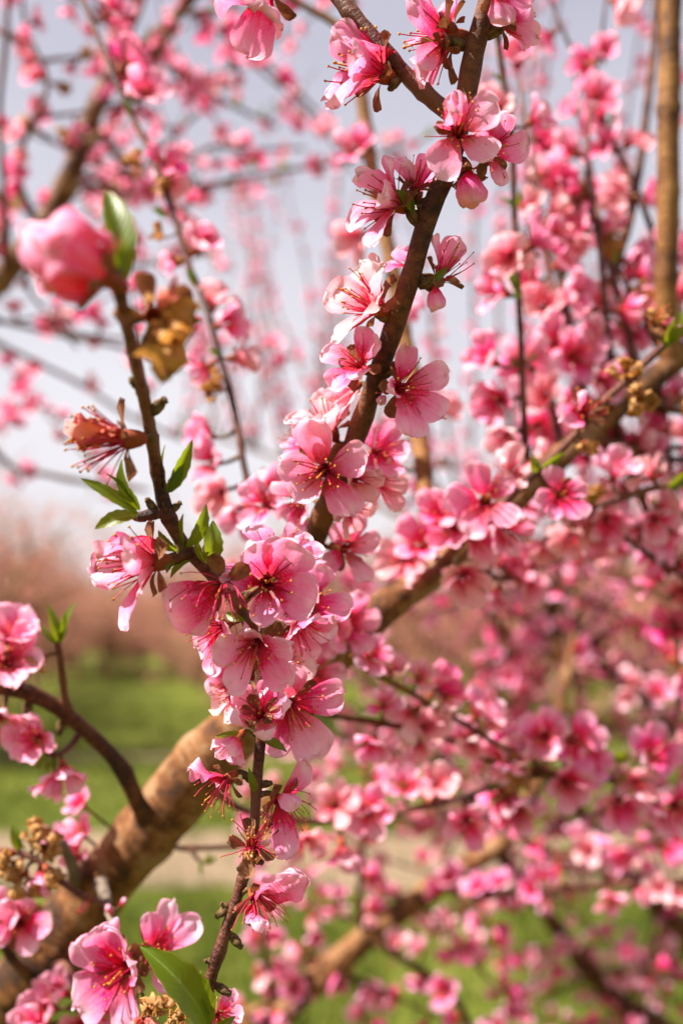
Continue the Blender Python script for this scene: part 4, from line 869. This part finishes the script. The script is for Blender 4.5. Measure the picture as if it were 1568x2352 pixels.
# tree B: limb and wiry twigs at the left, against the sky
branch(B, 'trunk', [(Vector((-1.25, 1.15, -.05)), .085), (Vector((-1.25, 1.15, .3)), .065), (Vector((-1.22, 1.15, .7)), .055)], 'limb', 14, 0, world=True)
LB = branch(B, 'limb', [(Vector((-1.23, 1.15, .62)), .045), (Vector((-.95, 1.15, 1.20)), .030)] + [wpt(*q) for q in [(-250, 900, 1.15, 58), (-90, 740, 1.13, 55), (30, 610, 1.12, 53), (125, 480, 1.11, 51), (185, 340, 1.10, 48), (238, 205, 1.10, 40), (330, 105, 1.10, 30), (420, 20, 1.10, 25), (500, -80, 1.1, 19)]], 'limb', 14, 0.09, 0.1, 0.008, True)
TB = []
for i, c in enumerate([[(185, 345, 1.1, 26), (250, 290, 1.08, 22), (330, 160, 1.06, 20), (400, 60, 1.05, 18), (440, -60, 1.05, 14)],
                       [(90, 530, 1.11, 24), (40, 400, 1.05, 13), (80, 270, 1.0, 12), (110, 190, 1.0, 11), (60, 60, 1.0, 9), (50, -60, 1.0, 8)],
                       [(-60, 715, 1.13, 24), (0, 735, 1.15, 13), (120, 765, 1.18, 12), (270, 795, 1.2, 11), (420, 850, 1.25, 8)],
                       [(-90, 735, 1.13, 24), (0, 790, 1.3, 12), (100, 840, 1.35, 11), (190, 885, 1.4, 11), (290, 950, 1.45, 10), (420, 1010, 1.5, 8)],
                       [(-160, 810, 1.14, 26), (0, 1050, 1.2, 14), (110, 1090, 1.2, 13), (230, 1112, 1.22, 12), (340, 1125, 1.24, 9)],
                       [(150, 420, 1.1, 24), (310, 445, 1.2, 12), (450, 430, 1.25, 12), (600, 400, 1.3, 11), (770, 375, 1.35, 9), (900, 350, 1.4, 7)],
                       [(210, 270, 1.1, 22), (330, 420, 1.3, 9), (480, 340, 1.4, 11), (560, 345, 1.45, 9), (700, 340, 1.5, 7)],
                       [(160, 400, 1.1, 22), (300, 400, 1.4, 10), (420, 290, 1.4, 11), (495, 215, 1.42, 11), (530, 150, 1.45, 10), (570, 40, 1.45, 8)],
                       [(420, 20, 1.1, 18), (540, 90, 1.3, 11), (640, 170, 1.4, 10), (700, 230, 1.5, 10), (760, 290, 1.55, 8)],
                       [(330, 105, 1.1, 18), (460, 200, 1.4, 10), (550, 250, 1.5, 10), (640, 292, 1.55, 8)],
                       [(20, 620, 1.12, 24), (10, 420, 1.0, 14), (0, 250, .98, 13), (15, 80, .96, 13), (20, -60, .95, 12)],
                       [(60, 570, 1.12, 22), (160, 600, 1.2, 10), (330, 610, 1.3, 8), (480, 580, 1.4, 7)],
                       [(110, 500, 1.11, 22), (60, 640, 1.1, 10), (110, 720, 1.1, 9), (180, 800, 1.12, 7)]]):
    t = branch(B, 'twig', c, 'limb' if i == 0 else 'twig', 7, 0.03, step=.012); TB.append(t)
    populate(t, [.035, .028, .10, .07, .09, .05, .05, .045, .06, .06, .10, .06, .06][i], .15, deep=.35, pale=.12, seed=200 + i, lf=.14)
for i in range(30):
    lb = TB[rr.randrange(len(TB))]; j = int(len(lb.pts) * rr.uniform(.25, .95))
    t = grow(B, lb.pts[j], Vector((rr.uniform(-.6, 1), rr.uniform(-.2, .7), rr.uniform(-.5, 1))), rr.uniform(.15, .45), .0022, seed=1240 + i, sides=5)
    populate(t, .034, .1, deep=.32, pale=.12, lf=.12, seed=1280 + i)
for i in range(15):
    j = int(len(LB.pts) * rr.uniform(.45, .98))
    t = grow(B, LB.pts[j], Vector((rr.uniform(-.8, .8), rr.uniform(-.5, .5), rr.uniform(-.1, 1))), rr.uniform(.12, .30), .0025, seed=240 + i)
    populate(t, .022, .1, deep=.30, seed=260 + i)

# tree C: dark sloping limbs low at the right, upright shoots above
branch(C_, 'trunk', [(Vector((1.25, 1.75, -.05)), .09), (Vector((1.25, 1.75, .3)), .07), (Vector((1.2, 1.74, .62)), .06)], 'branch', 14, 0, world=True)
C1 = branch(C_, 'limb', [(Vector((1.22, 1.75, .55)), .045)] + [wpt(*q) for q in [(1850, 1700, 1.75, 46), (1720, 1520, 1.8, 40), (1568, 1400, 1.85, 32), (1400, 1310, 1.9, 28), (1220, 1240, 1.95, 24), (1060, 1170, 2.0, 18), (920, 1060, 2.1, 14)]], 'branch', 12, .08, world=True, step=.01)
C2 = branch(C_, 'limb', [(Vector((1.22, 1.74, .50)), .042)] + [wpt(*q) for q in [(1750, 2520, 1.55, 58), (1560, 2390, 1.5, 54), (1430, 2310, 1.48, 48), (1340, 2215, 1.45, 40), (1240, 2080, 1.45, 34), (1130, 1930, 1.45, 28), (1050, 1780, 1.45, 22), (960, 1620, 1.45, 16)]], 'branch', 12, .08, world=True, step=.01)
C3 = branch(C_, 'limb', [(Vector((1.22, 1.74, .58)), .042)] + [wpt(*q) for q in [(1800, 2420, 1.5, 58), (1650, 2220, 1.42, 54), (1530, 2100, 1.40, 48), (1440, 2010, 1.38, 40), (1330, 1860, 1.35, 32), (1205, 1690, 1.32, 28), (1225, 1560, 1.30, 26), (1262, 1400, 1.28, 22), (1300, 1240, 1.26, 18)]], 'branch', 12, .08, world=True, step=.01)
for i in range(30):
    j = int(len(C1.pts) * rr.uniform(.30, .99)); x = C1.px[j][0]
    t = grow(C_, C1.pts[j], Vector((rr.uniform(-.18, .22), rr.uniform(-.35, .35), 1)), rr.uniform(.60, 1.30) * (1.0 if x > 1080 else .55), .0048, seed=300 + i, up=.06, wander=.05, n=7, mat='branch' if i % 3 else 'twig')
    populate(t, .042, .06, deep=.22, pale=.22, dry=.12, seed=340 + i, multi=1.5)
for i in range(64):
    lb = (C2, C3)[i % 2]; j = int(len(lb.pts) * rr.uniform(.30 if i < 26 else .62, .99))
    t = grow(C_, lb.pts[j], Vector((rr.uniform(-.9, .8), rr.uniform(-.6, .3), rr.uniform(-.6, .9))), rr.uniform(.18, .45), .0034, seed=400 + i, up=.0, mat='branch' if i % 2 else 'twig')
    populate(t, .030, .08, seed=440 + i, multi=1.6)

C4 = branch(C_, 'limb', [wpt(*q) for q in [(1330, 1280, 1.92, 24), (1180, 1270, 2.0, 20), (1020, 1230, 2.15, 17), (850, 1150, 2.4, 14), (690, 1070, 2.75, 11), (520, 1010, 3.1, 8), (400, 960, 3.3, 6)]], 'branch', 8, .08, world=True, step=.015)
for i in range(26):
    j = int(len(C4.pts) * rr.uniform(.25, .99))
    t = grow(C_, C4.pts[j], Vector((rr.uniform(-.5, .4), rr.uniform(-.35, .35), 1)), rr.uniform(.35, .95), .0042, seed=460 + i, up=.05, wander=.06, n=7, mat='branch')
    populate(t, .055, .06, deep=.12, pale=.3, seed=480 + i, multi=1.5)
# tree D: farther back
branch(D, 'trunk', [(Vector((2.05, 5.0, -.05)), .10), (Vector((2.05, 5.0, .4)), .08), (Vector((2.05, 5.0, .8)), .07)], 'branch', 12, 0, world=True)
for i, (dx, dy, dz, ln) in enumerate([(-1, -.1, .75, 1.7), (-.6, -.4, .9, 1.5), (.1, -.3, 1, 1.4), (-1.0, -.5, .5, 1.7), (-1.2, .3, .5, 1.7), (.9, .1, .6, 1.4)]):
    lb = grow(D, Vector((2.05, 5.0, .75)), Vector((dx, dy, dz)), ln, .034, seed=500 + i, mat='branch', wander=.07, sides=8, name='limb')
    for q in range(9):
        j = int(len(lb.pts) * rr.uniform(.3, .99))
        t = grow(D, lb.pts[j], Vector((rr.uniform(-.4, .4), rr.uniform(-.4, .4), rr.uniform(.2, 1))), rr.uniform(.5, 1.1), .006, seed=520 + i * 10 + q, up=.08, wander=.07, sides=5, mat='branch')
        populate(t, .05, .05, seed=600 + i * 10 + q, deep=.2, multi=1.6)
flush(A, 300); flush(B); flush(C_); flush(D)
